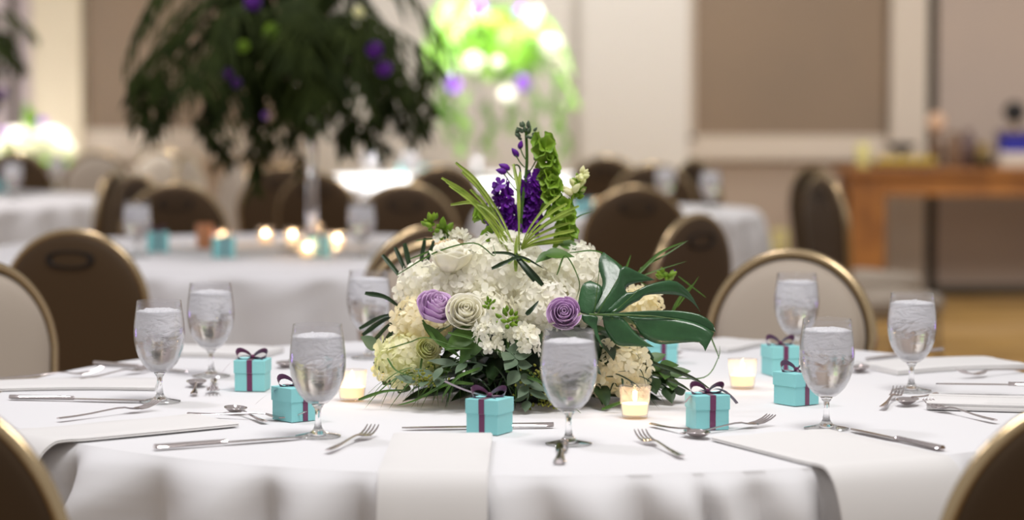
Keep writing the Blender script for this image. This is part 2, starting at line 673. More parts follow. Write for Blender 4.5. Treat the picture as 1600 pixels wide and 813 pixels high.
front = [phi_of(x) for x in (-20, 50, 128, 335, 470, 628, 700, 762, 935, 1075, 1140, 1252, 1345, 1390, 1500, 1600)]
rnd = random.Random(4)
a0, a1 = front[-1], front[0] + 2 * pi
back = []
a = a0
while a < a1 - 0.2:
    a += rnd.uniform(0.17, 0.3)
    if a < a1 - 0.1:
        back.append(a)
cloth(TC, TR, front + back, 3, 720, 'white cloth on the nearest round table, under the flowers', amp=0.062)

T2 = Vector((wx(420, 7.75), 7.75, 0))
T4 = Vector((wx(-174, 11.1), 11.1, 0))
T5 = Vector((wx(722, 13.25), 13.25, 0))
T6 = Vector((wx(-46, 14.15), 14.15, 0))
T7 = Vector((wx(965, 10.2), 10.2, 0))
for i, (t, lab) in enumerate((
        (T2, 'white cloth on the round table behind the left half of the near table'),
        (T4, 'white cloth with long folds on the round table at the far left edge'),
        (T5, 'brightly lit white cloth on the far round table under the bright green tall arrangement'),
        (T6, 'bright white cloth on the farthest left table under the low white flowers'),
        (T7, 'white cloth in long folds on the round table behind the chairs right of the flowers'))):
    r2 = random.Random(20 + i)
    rr, a = [], 0
    while a < 2 * pi - 0.15:
        rr.append(a)
        a += r2.uniform(0.16, 0.32)
    cloth(t, TR if i < 4 else 0.56, rr, 10 + i, 300, lab, amp=0.05, deep=0.6)

# ------------------------------------------------------------------ banquet chairs


def outline(k=1.0, n=36, a=0.18, zc=0.73, z0=0.50):
    """(x, z) of the arched backrest edge from bottom left over the top to bottom right"""
    a *= 1
    pts = []
    ins = (1 - k) * a
    for i in range(6):
        t = i / 6
        z = z0 + ins + (zc - z0 - ins) * t
        pts.append((-(a * (0.86 + 0.14 * t) - ins), z))
    for i in range(n + 1):
        q = pi - pi * i / n
        pts.append(((a - ins) * cos(q), zc + (a - ins) * sin(q)))
    for i in range(5, -1, -1):
        t = i / 6
        z = z0 + ins + (zc - z0 - ins) * t
        pts.append(((a * (0.86 + 0.14 * t) - ins), z))
    return pts


def recline(z):
    return -0.20 - 0.10 * (z - 0.5)


def shell(mb, y_sign, bulge, k0, y_off):
    rows = []
    ks = [k0, k0 - 0.02, k0 - 0.06, k0 - 0.14, k0 - 0.3, k0 - 0.5, k0 - 0.7, 0.1]
    out = outline(k0)
    cx, cz = 0.0, 0.70
    edge = [(x, z) for x, z in out]
    for j, k in enumerate(ks):
        t = k / k0
        b = bulge * (1 - t ** 6) ** 0.6 if t < 1 else 0
        rows.append([Vector((cx + (x - cx) * t, recline(cz + (z - cz) * t) + y_off + y_sign * b, cz + (z - cz) * t)) for x, z in edge])
    base = len(mb.v)
    mb.grid(rows, closed_u=True)
    m = len(edge)
    mb.f.append(tuple(base + (len(ks) - 1) * m + i for i in range(m)))


def make_chair():
    root = empty('banquet_chair')
    mb = MB()
    shell(mb, -1, 0.016, 0.985, -0.0085)
    mb.build('backrest_shell', M['chair_back'], root)['label'] = 'dark brown rear of backrest'
    mb = MB()
    shell(mb, 1, 0.026, 0.90, 0.006)
    mb.build('backrest_cushion', M['chair_front'], root)['label'] = 'taupe padded front of backrest'
    mb = MB()
    mb.tube([(x, recline(z) + 0.004, z) for x, z in outline(0.90)], 0.004, 6)
    mb.build('piping', M['chair_front'], root)
    mb = MB()
    o = outline(1.0)
    pts = [(x * 1.0, recline(z), z) for x, z in o]
    pts = [(-0.155, -0.195, 0.42)] + pts + [(0.155, -0.195, 0.42)]
    mb.tube(pts, 0.0100, 10)
    mb.build('back_frame', M['gold'], root)['label'] = 'champagne gold tube frame'
    # hand hold
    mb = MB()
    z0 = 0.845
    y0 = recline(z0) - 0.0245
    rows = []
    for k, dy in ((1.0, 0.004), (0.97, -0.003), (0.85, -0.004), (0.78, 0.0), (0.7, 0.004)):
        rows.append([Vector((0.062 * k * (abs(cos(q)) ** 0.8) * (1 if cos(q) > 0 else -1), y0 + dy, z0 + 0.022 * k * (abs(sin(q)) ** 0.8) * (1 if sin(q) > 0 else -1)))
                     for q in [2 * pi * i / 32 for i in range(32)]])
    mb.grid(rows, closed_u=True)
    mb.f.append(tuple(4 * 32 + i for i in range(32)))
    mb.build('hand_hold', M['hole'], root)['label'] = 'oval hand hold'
    mb = MB()
    mb.box((-0.205, -0.19, 0.40), (0.205, 0.175, 0.475), 0.03)
    mb.build('seat', M['chair_front'], root)
    mb = MB()
    mb.box((-0.19, -0.185, 0.375), (0.19, 0.165, 0.402), 0.008)
    mb.build('seat_frame', M['gold'], root)
    for sx in (-1, 1):
        mb = MB()
        mb.tube([(sx * 0.175, 0.15, 0.385), (sx * 0.19, 0.16, 0.0)], 0.0115, 8)
        mb.build('leg', M['gold'], root)
        mb = MB()
        mb.tube([(sx * 0.155, -0.195, 0.42), (sx * 0.165, -0.205, 0.3), (sx * 0.175, -0.26, 0.0)], 0.0115, 8)
        mb.build('leg', M['gold'], root)
    mb = MB()
    mb.tube([(-0.182, 0.155, 0.2), (-0.168, -0.22, 0.2)], 0.007, 6)
    mb.tube([(0.182, 0.155, 0.2), (0.168, -0.22, 0.2)], 0.007, 6)
    mb.build('stretcher', M['gold'], root)
    return root


chair0 = make_chair()
first = [True]


def chair(px, d, label, heading=None, to=None, group='banquet chairs'):
    """d is how deep the backrest stands; heading is where the sitter looks, 0 = away from the camera, degrees counter-clockwise"""
    b = Vector((wx(px, d), d, 0))
    if to is not None:
        v = to - b
        h = atan2(v.y, v.x) - pi / 2
    else:
        h = radians(heading)
    f = Vector((-sin(h), cos(h), 0))
    o = chair0 if first[0] else copy_tree(chair0)
    first[0] = False
    o.location = b + f * 0.215
    o.rotation_euler = (0, 0, h)
    tag(o, label, 'chair', group)
    return o


near = 'banquet chairs around the near table'
far = 'banquet chairs around the far tables'
chair(-22, 5.12, 'taupe cushioned chair facing right, cut off by the left edge behind the near table', to=TC, group=near)
chair(1235, 5.46, 'taupe round-backed chair behind the near table, directly behind the right water goblets', to=TC, group=near)
chair(690, 5.80, 'taupe chair mostly hidden behind the flower centrepiece, its gold rim showing on the left', to=TC, group=near)
chair(-85, 3.0, 'gold framed brown chair back in the bottom left corner', to=TC, group=near)
chair(1676, 2.97, 'gold framed brown chair back in the bottom right corner', to=TC, group=near)
chair(118, 6.24, 'dark brown chair back with oval hand hold, left, behind the leftmost goblets', to=T2, group=far)
chair(672, 6.42, 'dark brown chair back rising just behind the chair hidden by the centrepiece', to=T2, group=far)
chair(272, 8.98, 'dark brown low-looking chair back behind the left table with the candles', heading=12, group=far)
chair(226, 9.75, 'brown chair turned sideways behind the dark chair beyond the candle table', heading=-48, group=far)
chair(632, 8.95, 'dark brown chair back with hand hold in front of the bright far table', heading=4, group=far)
chair(688, 10.75, 'brown chair back left of the purple flower spike', heading=18, group=far)
chair(500, 9.95, 'dark chair back just right of the clear flower stand', heading=-25, group=far)
chair(438, 10.7, 'grey brown chair back left of the clear flower stand', heading=18, group=far)
chair(362, 11.6, 'pale narrow chair turned sideways under the hanging dark foliage', heading=118, group=far)
chair(300, 12.6, 'pale chair seen sideways in front of the wall panel, under foliage tips', heading=-105, group=far)
chair(246, 13.2, 'cream looking chair front near the left wall panel', heading=150, group=far)
chair(26, 12.75, 'dark round chair back below the low white flowers', heading=0, group=far)
chair(150, 12.75, 'grey chair front between the two far left tables', heading=172, group=far)
chair(168, 10.1, 'chair seen edge-on beside the far left table, its gold frame catching light', heading=80, group=far)
chair(992, 8.72, 'large dark brown chair back with hand hold just right of the flowers', heading=8, group=far)
chair(1076, 6.95, 'dark chair turned sideways with gold rim, nearest of those right of the flowers', heading=52, group=far)
chair(1020, 11.0, 'brown chair top rising behind the large dark chair right of the flowers', heading=0, group=far)
chair(950, 12.0, 'small dark chair top right beside the white bud spike of the centrepiece', heading=-20, group=far)
chair(1094, 11.6, 'narrow chair edge against the dado, left end of the bare wall', heading=-60, group=far)
chair(1296, 9.7, 'brown chair seen edge-on in front of the oak table leg', heading=-72, group=far)
chair(1278, 10.6, 'grey chair seen edge-on, behind the edge-on brown chair by the oak table', heading=-62, group=far)

# ------------------------------------------------------------------ water goblets


def make_goblet():
    root = empty('water_goblet')
    outer = [(0.0, 0.0), (0.0325, 0.0), (0.0335, 0.0009), (0.0325, 0.0018), (0.022, 0.0034), (0.012, 0.006), (0.0078, 0.0095), (0.0056, 0.014),
             (0.0044, 0.022), (0.0040, 0.030), (0.0042, 0.036), (0.0052, 0.041), (0.0085, 0.0455)]
    bowl_o = [(0.0140, 0.049), (0.0210, 0.0545), (0.0280, 0.0625), (0.0340, 0.0735), (0.0385, 0.087), (0.0408, 0.101), (0.0412, 0.113), (0.0404, 0.126),
              (0.0388, 0.140), (0.0370, 0.153), (0.0357, 0.1635)]
    bowl_i = [(r - 0.0013, z) for r, z in reversed(bowl_o[1:])]
    bowl_i[0] = (0.0346, 0.1635)
    prof = bowl_o + [(0.0352, 0.1642)] + bowl_i + [(0.0120, 0.0515), (0.0, 0.0498)]
    stem = outer
    MB().lathe(stem + [(0.0090, 0.0470), (0.0, 0.0480)], 40).build('stem_and_foot', M['glass'], root)
    MB().lathe([(0.0, 0.0482), (0.0090, 0.0474)] + prof, 56).build('goblet_bowl', M['bowl_glass'], root)
    # water with crushed ice, a hair inside the glass
    bi = [(max(r - 0.0018, 0), z) for r, z in bowl_o if z < 0.146]
    prof2 = [(0.0, 0.0512), (0.0110, 0.0528)] + bi[1:] + [(0.0366, 0.1465)]
    mb = MB()
    mb.lathe(prof2, 48)
    mb.f.pop()
    mb.f.pop() if len(mb.f[-1]) > 4 else None
    k = len(mb.v) - 48
    mb.f.append(tuple(k + i for i in range(48)))
    mb.build('water', M['water'], root)['label'] = 'iced water filling the goblet'
    # crushed ice heap breaking the surface
    mb = MB()
    rows = []
    rr = random.Random(5)
    for j in range(9):
        t = j / 8
        row = []
        for i in range(40):
            q = 2 * pi * i / 40
            r = 0.0355 * (1 - t)
            z = 0.1470 + 0.0035 * sin(pi * min(t * 1.6, 1) * 0.5) + 0.0028 * noise.noise(Vector((cos(q) * r * 150, sin(q) * r * 150, 3)))
            row.append(Vector((r * cos(q), r * sin(q), z if j else 0.1468)))
        rows.append(row)
    mb.grid(rows, closed_u=True)
    mb.f.append(tuple(reversed(range(40))))
    mb.build('crushed_ice', M['ice'], root)
    return root


g0 = make_goblet()
glasses = [
    (888.5, 694, 'water goblet nearest the camera, in front of the centrepiece'),
    (497, 682, 'water goblet in front of the teal box with a long ribbon tail'),
    (250, 628, 'leftmost water goblet on the near table'),
    (330, 588, 'water goblet second from left, standing behind the leftmost one'),
    (577, 560, 'water goblet partly hidden behind the dark palm tips left of the flowers'),
    (1291, 670, 'cloudy water goblet in front of the pair of teal boxes on the right'),
    (1244, 566, 'water goblet behind the pair of teal boxes, before the right chair'),
    (1424, 611, 'rightmost water goblet, clear and half filled with ice'),
]
for i, (x, y, lab) in enumerate(glasses):
    o = g0 if i == 0 else copy_tree(g0)
    o.location = P(x, y)
    o.rotation_euler = (0, 0, i * 0.9)
    tag(o, lab, 'goblet', 'water goblets on the near table')
for i, (x, y, lab) in enumerate([
    (215, 402, 'water goblet on the candle table behind the dark chair'),
    (565, 402, 'water goblet on the candle table, at its right end'),
    (90, 300, 'water goblet on the far left table'),
    (20, 312, 'water goblet near the left end of the far left table'),
    (1040, 322, 'water goblet on the far table right of the flowers'),
    (1110, 330, 'water goblet near the right edge of the far right table'),
    (580, 284, 'water goblet left on the brightly lit far table'),
    (640, 290, 'water goblet right on the brightly lit far table')]):
    o = copy_tree(g0)
    o.location = P(x, y)
    tag(o, lab, 'goblet', 'water goblets on the far tables')

# ------------------------------------------------------------------ favour boxes


def box_thing(px, py, rot, label, tails, scale=1.0, group='teal favour boxes on the near table'):
    """px, py: middle of the box foot. tails: list of (angle in the box frame, length, droop) for the ribbon ends"""
    base = P(px, py)
    root = empty('favour_box', base, radians(rot), label, 'gift box', group)
    a = 0.0255 * scale
    h = 0.050 * scale
    off = base

    def B(mb, name, mat, **k):
        mb.v = [v + off for v in mb.v]
        return mb.build(name, mat, root, **k)
    mb = MB().box((-a, -a, 0), (a, a, h * 0.9))
    B(mb, 'box_base', M['teal'], smooth=False, bevel=0.0007)
    a2 = a + 0.0013
    mb = MB().box((-a2, -a2, h * 0.60), (a2, a2, h + 0.0015))
    B(mb, 'lid', M['teal'], smooth=False, bevel=0.0008)
    w = 0.0046
    e = 0.0006
    # ribbon wrapped both ways
    for ax in (1,):
        mb = MB()
        loop = [(-a2 - e, h * 0.60), (-a2 - e, h + 0.0015 + e), (a2 + e, h + 0.0015 + e), (a2 + e, h * 0.60), (a + e, h * 0.59), (a + e, 0.0004), (-a - e, 0.0004), (-a - e, h * 0.59)]
        rows = []
        for (x, z) in loop:
            p0 = Vector((x, -w, z)) if ax == 0 else Vector((-w, x, z))
            p1 = Vector((x, w, z)) if ax == 0 else Vector((w, x, z))
            rows.append([p0, p1])
        mb.grid(rows, closed_v=True)
        B(mb, 'ribbon_band', M['ribbon'], smooth=False)
    z0 = h + 0.0035
    R_ = Matrix.Rotation(-radians(rot), 3, 'Z')
    # two bow loops, spread left and right of the knot in the room's frame
    for sgn, L, up, yy in ((-1, 0.026, 0.014, -0.004), (1, 0.024, 0.011, 0.003)):
        pts = []
        for i in range(17):
            t = i / 16
            q = 2 * pi * t
            x = sgn * L * (1 - cos(q)) / 2
            z = z0 + up * sin(q) * (0.6 + 0.4 * (1 - cos(q)) / 2) * 0.8 + 0.007 * (1 - cos(q)) / 2
            pts.append(R_ @ Vector((x, yy * (1 - cos(q)) / 2 * 2, z)))
        mb = MB()
        mb.ribbon(pts, 0.0085 * scale, R_ @ Vector((0, 0, 1)), thick=0.0003, cols=2)
        rows = []
        mb2 = MB()
        for p in pts:
            wd = R_ @ (Vector((0.25 * sgn, -0.60, 0.75)).normalized() * 0.0056)
            rows.append([p + wd, p - wd])
        mb2.grid(rows)
        B(mb2, 'bow_loop', M['ribbon'])
    mb = MB()
    mb.lathe([(0.0, -0.0035), (0.0035, -0.0025), (0.0048, 0), (0.0035, 0.003), (0, 0.004)], 12, (0, 0, z0 + 0.002))
    B(mb, 'knot', M['ribbon'])
    for (dx, dy, drop, rise) in tails:
        p1 = Vector((dx * 0.45, dy * 0.45, z0 + rise))
        p2 = Vector((dx, dy, z0 - drop))
        pts = [R_ @ p for p in bez((0, 0, z0), p1, p2, 12)]
        mb = MB()
        rows = []
        for i, p in enumerate(pts):
            ww = 0.0054
            sd = R_ @ Vector((0.3, -0.9, 0.25)).normalized() * ww
            rows.append([p - sd, p + sd])
        mb.grid(rows)
        B(mb, 'ribbon_tail', M['ribbon'])
    return root


box_thing(765, 676, -26, 'teal box with plum bow, in front of the flowers at the centre', [(-0.066, 0.004, -0.022, 0.004), (0.012, -0.020, 0.010, 0.004)])
box_thing(1105, 669, 14, 'teal box with plum bow, right of the front candle', [(-0.034, -0.012, 0.014, 0.012), (0.044, -0.006, 0.016, 0.016)])
box_thing(395, 609, -6, 'teal box with dark bow standing between two goblets on the left', [(-0.052, -0.008, 0.026, 0.014), (0.018, -0.012, 0.002, 0.004)])
box_thing(462, 656, 40, 'teal box behind the stem of the left front goblet, long thin ribbon tail', [(-0.060, -0.014, 0.028, 0.002)])
box_thing(1244, 631, 36, 'teal box directly behind the right cloudy goblet, nearer of the pair', [(0.002, -0.018, 0.014, 0.006)])
box_thing(1219, 585, 16, 'teal box behind the nearer right box, farther of the pair', [(-0.016, -0.014, 0.018, 0.004)])
box_thing(1034, 566, 4, 'teal box peeking out behind the monstera leaf', [])
for (x, y, lab) in ((246, 393, 'teal box left on the candle table'), (349, 402, 'teal box on the candle table behind the copper cup'),
                    (497, 401, 'small teal box between the two candle flames'), (912, 336, 'teal box on the far table right of the purple flowers'),
                    (632, 276, 'tiny teal box on the bright far table'), (668, 278, 'tiny teal box at the right end of the bright far table'),
                    (0, 300, 'pale teal box at the left edge on the far left table'), (116, 270, 'tiny teal box beside the low white flowers')):
    box_thing(x, y, 15, lab, [(0.01, -0.018, 0.01, 0.004)], 1.15, 'teal favour boxes on the far tables')

# ------------------------------------------------------------------ votive candles


def make_votive():
    root = empty('votive_candle')
    MB().lathe([(0.0, 0.0), (0.0185, 0.0), (0.0195, 0.001), (0.0215, 0.014), (0.0235, 0.034), (0.0245, 0.0495), (0.0240, 0.0500), (0.0232, 0.0495),
                (0.0220, 0.034), (0.0201, 0.014), (0.0190, 0.005), (0.0, 0.0045)], 40).build('votive_holder', M['votive'], root)
    MB().lathe([(0.0, 0.0052), (0.0186, 0.0056), (0.0196, 0.014), (0.0207, 0.0215), (0.0195, 0.0228), (0.006, 0.0222), (0.0, 0.0220)], 32).build('candle_wax', M['wax'], root)
    MB().lathe([(0.0004, 0.021), (0.0005, 0.0265), (0.0003, 0.0275)], 6).build('wick', M['wick'], root)
    MB().lathe([(0.0, 0.0250), (0.0022, 0.0268), (0.0033, 0.0300), (0.0030, 0.0335), (0.0016, 0.0380), (0.0, 0.0420)], 16).build('flame', M['flame'], root)
    return root


v0 = make_votive()
for i, (x, y, lab) in enumerate([
    (992, 653, 'lit votive candle in front of the warm cream hydrangea, right of the front goblet'),
    (550, 626, 'lit votive candle left of the centrepiece, behind a goblet'),
    (1160, 607, 'lit votive candle between the centrepiece and the pair of teal boxes'),
    (480, 403, 'lit candle on the table behind, left of the bright pair'),
    (527, 388, 'lit candle on the table behind, right of the bright pair'),
    (492, 374, 'dimmer lit candle at the back of the table behind'),
    (348, 384, 'lit candle behind the copper cup on the table behind'),
    (415, 380, 'faint candle glass on the table behind, left of the clear stand'),
    (457, 382, 'faint candle glass on the table behind, beside the clear stand'),
    (934, 331, 'lit candle on the far table right of the purple flowers')]):
    o = v0 if i == 0 else copy_tree(v0)
    o.location = P(x, y)
    tag(o, lab, 'candle', 'votive candles on the near table' if i < 3 else 'candles on the far tables')
    if i < 7 or i == 9:
        l = bpy.data.lights.new('candle_glow', 'POINT')
        l.energy = 0.3 if i < 3 else 0.5
        l.color = (1, 0.62, 0.3)
        l.shadow_soft_size = 0.004
        lo = bpy.data.objects.new('candle_glow', l)
        COL.objects.link(lo)
        lo.location = (0, 0, 0.034)
        lo.parent = o
o = MB().lathe([(0.0, 0.0), (0.022, 0.0), (0.024, 0.004), (0.027, 0.07), (0.026, 0.075), (0.023, 0.07), (0.020, 0.006), (0, 0.005)], 28, P(320, 388)).build('copper_cup', M['copper'])
tag(o, 'copper pink cup among the boxes on the candle table', 'cup')

# ------------------------------------------------------------------ cutlery


def make_fork():
    root = empty('fork')
    # handle, origin at the heel of the head, head towards +X
    prof = [(-0.130, 0.0085, 0.004), (-0.122, 0.0115, 0.004), (-0.10, 0.0105, 0.004), (-0.07, 0.006, 0.005), (-0.04, 0.004, 0.007), (-0.015, 0.0042, 0.0085), (0.0, 0.007, 0.008)]
    mb = MB()
    slab(mb, prof)
    mb.build('handle', M['silver'], root)
    mb = MB()
    slab(mb, [(0.0, 0.007, 0.008), (0.008, 0.016, 0.006), (0.018, 0.0215, 0.0045), (0.028, 0.022, 0.004)])
    for k in (-1.5, -0.5, 0.5, 1.5):
        pr = [(0.026, 0.0042, 0.004), (0.040, 0.0036, 0.0052), (0.055, 0.0030, 0.009), (0.066, 0.0016, 0.014)]
        slab(mb, pr, k * 0.0058)
    mb.build('tines', M['silver'], root)
    return root


def slab(mb, prof, yo=0.0, th=0.0016):
    """flat bar along x. prof: (x, width, height above the table)"""
    rows = []
    for x, w, z in prof:
        h = w / 2
        rows.append([Vector((x, yo - h, z + th * .2)), Vector((x, yo - h * .6, z + th)), Vector((x, yo, z + th * 1.25)), Vector((x, yo + h * .6, z + th)), Vector((x, yo + h, z + th * .2)),
                     Vector((x, yo + h * .6, z - th * .3)), Vector((x, yo, z - th * .4)), Vector((x, yo - h * .6, z - th * .3))])
    b = len(mb.v)
    mb.grid(rows, closed_u=True)
    mb.f.append(tuple(b + i for i in range(8)))
    mb.f.append(tuple(b + (len(rows) - 1) * 8 + i for i in reversed(range(8))))


def make_knife():
    root = empty('table_knife')
    mb = MB()
    slab(mb, [(-0.105, 0.010, 0.002), (-0.101, 0.016, 0.002), (-0.085, 0.0165, 0.002), (-0.05, 0.012, 0.002), (-0.01, 0.010, 0.002), (0.0, 0.009, 0.002), (0.004, 0.012, 0.002)], 0, 0.0042)
    mb.build('handle', M['silver'], root)
    mb = MB()
    slab(mb, [(0.003, 0.012, 0.002), (0.02, 0.016, 0.002), (0.07, 0.0175, 0.002), (0.10, 0.016, 0.002), (0.115, 0.010, 0.002), (0.122, 0.003, 0.002)], 0, 0.0014)
    mb.build('blade', M['silver'], root)
    return root


def make_spoon():
    root = empty('teaspoon')
    mb = MB()
    slab(mb, [(-0.115, 0.009, 0.003), (-0.108, 0.012, 0.003), (-0.09, 0.011, 0.003), (-0.06, 0.006, 0.004), (-0.03, 0.004, 0.006), (0.0, 0.0045, 0.009)])
    mb.build('handle', M['silver'], root)
    mb = MB()
    rows = []
    for j in range(8):
        t = j / 7
        k = cos(t * pi / 2)
        rows.append([Vector((0.024 + 0.026 * k * cos(q), 0.0165 * k * sin(q) * (1 - 0.12 * cos(q)), 0.0095 - 0.0085 * (1 - k * k))) for q in [2 * pi * i / 28 for i in range(28)]])
    mb.grid(rows, closed_u=True)
    ob = mb.build('spoon_bowl', M['silver'], root)
    md = ob.modifiers.new('thickness', 'SOLIDIFY')
    md.thickness = 0.0012
    md.offset = -1
    return root


fork0, knife0, spoon0 = make_fork(), make_knife(), make_spoon()
protos = {'fork': [fork0, 0.066, 0.130, True], 'knife': [knife0, 0.122, 0.105, True], 'spoon': [spoon0, 0.050, 0.115, True]}


def cutlery(kind, head, tail, label, flip=False, z=TABLE_Z):
    """head: pixel of tines, tip or bowl; tail: pixel towards which the handle runs"""
    pr = protos[kind]
    h, t = P(*head), P(*tail)
    v = (t - h).normalized()
    o = pr[0] if pr[3] else copy_tree(pr[0])
    pr[3] = False
    o.location = h + v * pr[1] + Vector((0, 0, z - TABLE_Z + 0.0006))
    o.rotation_euler = ((pi, 0, 0) if flip else (0, 0, 0))
    o.rotation_euler[2] = atan2(-v.y, -v.x)
    if flip:
        o.location.z += 0.012
    tag(o, label, {'fork': 'fork', 'knife': 'knife', 'spoon': 'spoon'}[kind], {'fork': 'forks on the near table', 'knife': 'knives on the near table', 'spoon': 'teaspoons on the near table'}[kind])
    return o


cutlery('knife', (472, 686), (240, 703), 'knife lying below the left napkin, pointing at the left front goblet foot')
cutlery('fork', (583, 680), (485, 720), 'fork left of the hanging centre napkin, tines up to the right')
cutlery('spoon', (359, 643), (440, 672), 'teaspoon crossing under a fork right of the left napkin')
cutlery('fork', (478, 659), (385, 655), 'fork whose tines touch the foot of the ribbon-tailed box')
cutlery('knife', (225, 629), (0, 624), 'knife at the far left, its tip reaching the leftmost goblet')
cutlery('fork', (246, 640), (60, 663), 'fork with tines in front of the leftmost goblet foot')
cutlery('spoon', (308, 601), (301, 625), 'teaspoon seen end-on between the two left goblets')
cutlery('fork', (332, 619), (335, 596), 'fork seen end-on beside the end-on teaspoon')
cutlery('knife', (294, 583), (144, 570), 'knife with dark blade behind the leftmost goblet')
cutlery('fork', (160, 587), (72, 592), 'fork flat on the far left napkin side, nearer the edge')
cutlery('fork', (236, 580), (172, 590), 'fork partly behind the leftmost goblet stem')
cutlery('spoon', (440, 577), (490, 556), 'teaspoon behind the teal box with the dark bow')
cutlery('knife', (628, 672), (815, 669), 'knife under the top of the centre napkin')
cutlery('knife', (880, 690), (872, 735), 'knife pointing end-on at the camera below the front goblet')
cutlery('fork', (1000, 688), (1098, 733), 'fork in front of the right candle, handle towards the lower right')
cutlery('fork', (1205, 664), (1043, 686), 'fork with tines up, right of the teal box by the candle')
cutlery('spoon', (1104, 688), (1040, 672), 'teaspoon in front of the teal box by the candle')
cutlery('knife', (1330, 674), (1478, 706), 'knife right of the cloudy goblet, pointing at the right chair')
cutlery('fork', (1404, 618), (1376, 643), 'fork in front of the rightmost goblet, tines up')
cutlery('spoon', (1408, 636), (1452, 622), 'teaspoon in front of the rightmost goblet')
cutlery('fork', (1449, 638), (1556, 662), 'fork below the rolled right napkin')
cutlery('knife', (1462, 615), (1620, 617), 'knife lying across the rolled right napkin', z=TABLE_Z + 0.013)
cutlery('fork', (1500, 592), (1586, 583), 'fork on the near side of the far right napkin')
cutlery('knife', (1352, 563), (1440, 553), 'dark-looking knife behind the rightmost goblets')
cutlery('spoon', (1340, 584), (1360, 566), 'teaspoon just right of the cloudy goblet bowl')
cutlery('spoon', (1066, 558), (1000, 560), 'teaspoon behind the monstera leaf tip')

# ------------------------------------------------------------------ napkins


def napkin(path, w, label, th=0.0052, twist=None):
    """path: points of the middle line (on the table, then over its edge); w: width"""
    pts = smooth_path(path, 5)
    m = len(pts)
    c = Vector((TC.x, TC.y, 0))
    rows = []
    for i, p in enumerate(pts):
        t = (pts[min(i + 1, m - 1)] - pts[max(i - 1, 0)]).normalized()
        flat = (pts[-1] - pts[0])
        flat.z = 0
        flat.normalize()
        sd = Vector((-flat.y, flat.x, 0)) if twist is None else twist.normalized()
        up = sd.cross(t)
        if up.z < 0 or (abs(up.z) < 0.2 and up.dot(p - c) < 0):
            up = -up
        up.normalize()
        h = w / 2
        row = []
        prof = [(-h, 0.0), (-h - .001, .25), (-h, .46), (-h + .0015, .5), (-h + .0005, .56), (-h - .0005, .78), (-h + .002, 1.0), (-h + .03, 1.06), (-h * .4, 1.0), (0, 1.05), (h * .4, 1.0), (h - .03, 1.06), (h - .002, 1.0), (h + .0005, .78), (h - .0005, .56),
                (h - .0015, .5), (h, .46), (h + .001, .25), (h, 0.0)]
        for a_, k in prof:
            wv = noise.noise(Vector((p.x * 9 + a_ * 14, p.y * 9, 7))) * 0.0016 if k > .9 else 0
            row.append(p + sd * a_ + up * (k * th + wv))
        rows.append(row)
    mb = MB()
    mb.grid(rows, closed_u=True)
    n = len(rows[0])
    mb.f.append(tuple(range(n)))
    mb.f.append(tuple((m - 1) * n + i for i in reversed(range(n))))
    o = mb.build('napkin', M['napkin'])
    return tag(o, label, 'napkin', 'folded white napkins on the near table')


def over_edge(p0, direction, l_table, drop, z_lift=0.001):
    """path running from p0 over the table edge and down the drape"""
    d = direction.normalized()
    # distance along d to rim
    q = p0 - Vector((TC.x, TC.y, p0.z))
    b = q.x * d.x + q.y * d.y
    cc = q.x ** 2 + q.y ** 2 - (TR + 0.004) ** 2
    L = -b + sqrt(max(b * b - cc, 0))
    z = TABLE_Z + z_lift
    pts = [Vector((p0.x, p0.y, z))]
    for t in (0.3, 0.6, 0.9):
        pts.append(Vector((p0.x + d.x * L * t, p0.y + d.y * L * t, z)))
    for e, dz in ((0.0, 0.001), (0.022, -0.002), (0.044, -0.022), (0.064, -0.07), (0.078, -0.14), (0.09, -drop)):
        pts.append(Vector((p0.x + d.x * (L + e), p0.y + d.y * (L + e), z + dz)))
    return pts


napkin(over_edge(P(692, 688), Vector((TC.x * 0 - 0.01, -1, 0)), 0, 0.22, 0.005), 0.142, 'white napkin hanging over the table edge at the front centre')
napkin(over_edge(P(335, 660), Vector((-0.8, -0.62, 0)), 0, 0.2), 0.14, 'white napkin lying diagonally and over the edge at the front left')
napkin(over_edge(P(1205, 683), Vector((0.42, -0.9, 0)), 0, 0.2), 0.20, 'wide white napkin over the edge at the front right')
napkin([P(245, 603), P(150, 602), P(60, 603), P(-40, 606)], 0.13, 'white napkin at the far left edge below the brown chair')
napkin([P(425, 556), P(360, 553), P(300, 552), P(262, 551)], 0.13, 'white napkin behind the teal box with the dark bow', th=0.010)
napkin([P(1450, 634, TABLE_Z), P(1520, 636), P(1590, 638), P(1680, 640)], 0.10, 'thick rolled white napkin at the right edge', th=0.013)
napkin([P(1370, 580), P(1440, 574), P(1510, 571), P(1570, 570)], 0.14, 'white napkin behind the rightmost goblet', th=0.009)
napkin([P(1098, 548), P(1120, 545), P(1140, 540), P(1165, 537)], 0.11, 'white napkin behind the monstera leaf tip', th=0.009)

# ------------------------------------------------------------------ flower centrepiece
CD = 4.22                        # depth of the middle of the arrangement
CB = Vector((wx(835, CD), CD, TABLE_Z))
PXM = 1 / (F / CD)               # metres per pixel there
cp = empty('flower_centrepiece', CB, 0, 'low centrepiece of white hydrangeas, lavender roses and greenery on the near table', 'flower arrangement')
RN = random.Random(11)


def basis(n):
    n = n.normalized()
    a = Vector((0, 0, 1)) if abs(n.z) < 0.9 else Vector((1, 0, 0))
    u = n.cross(a).normalized()
    return u, n.cross(u), n


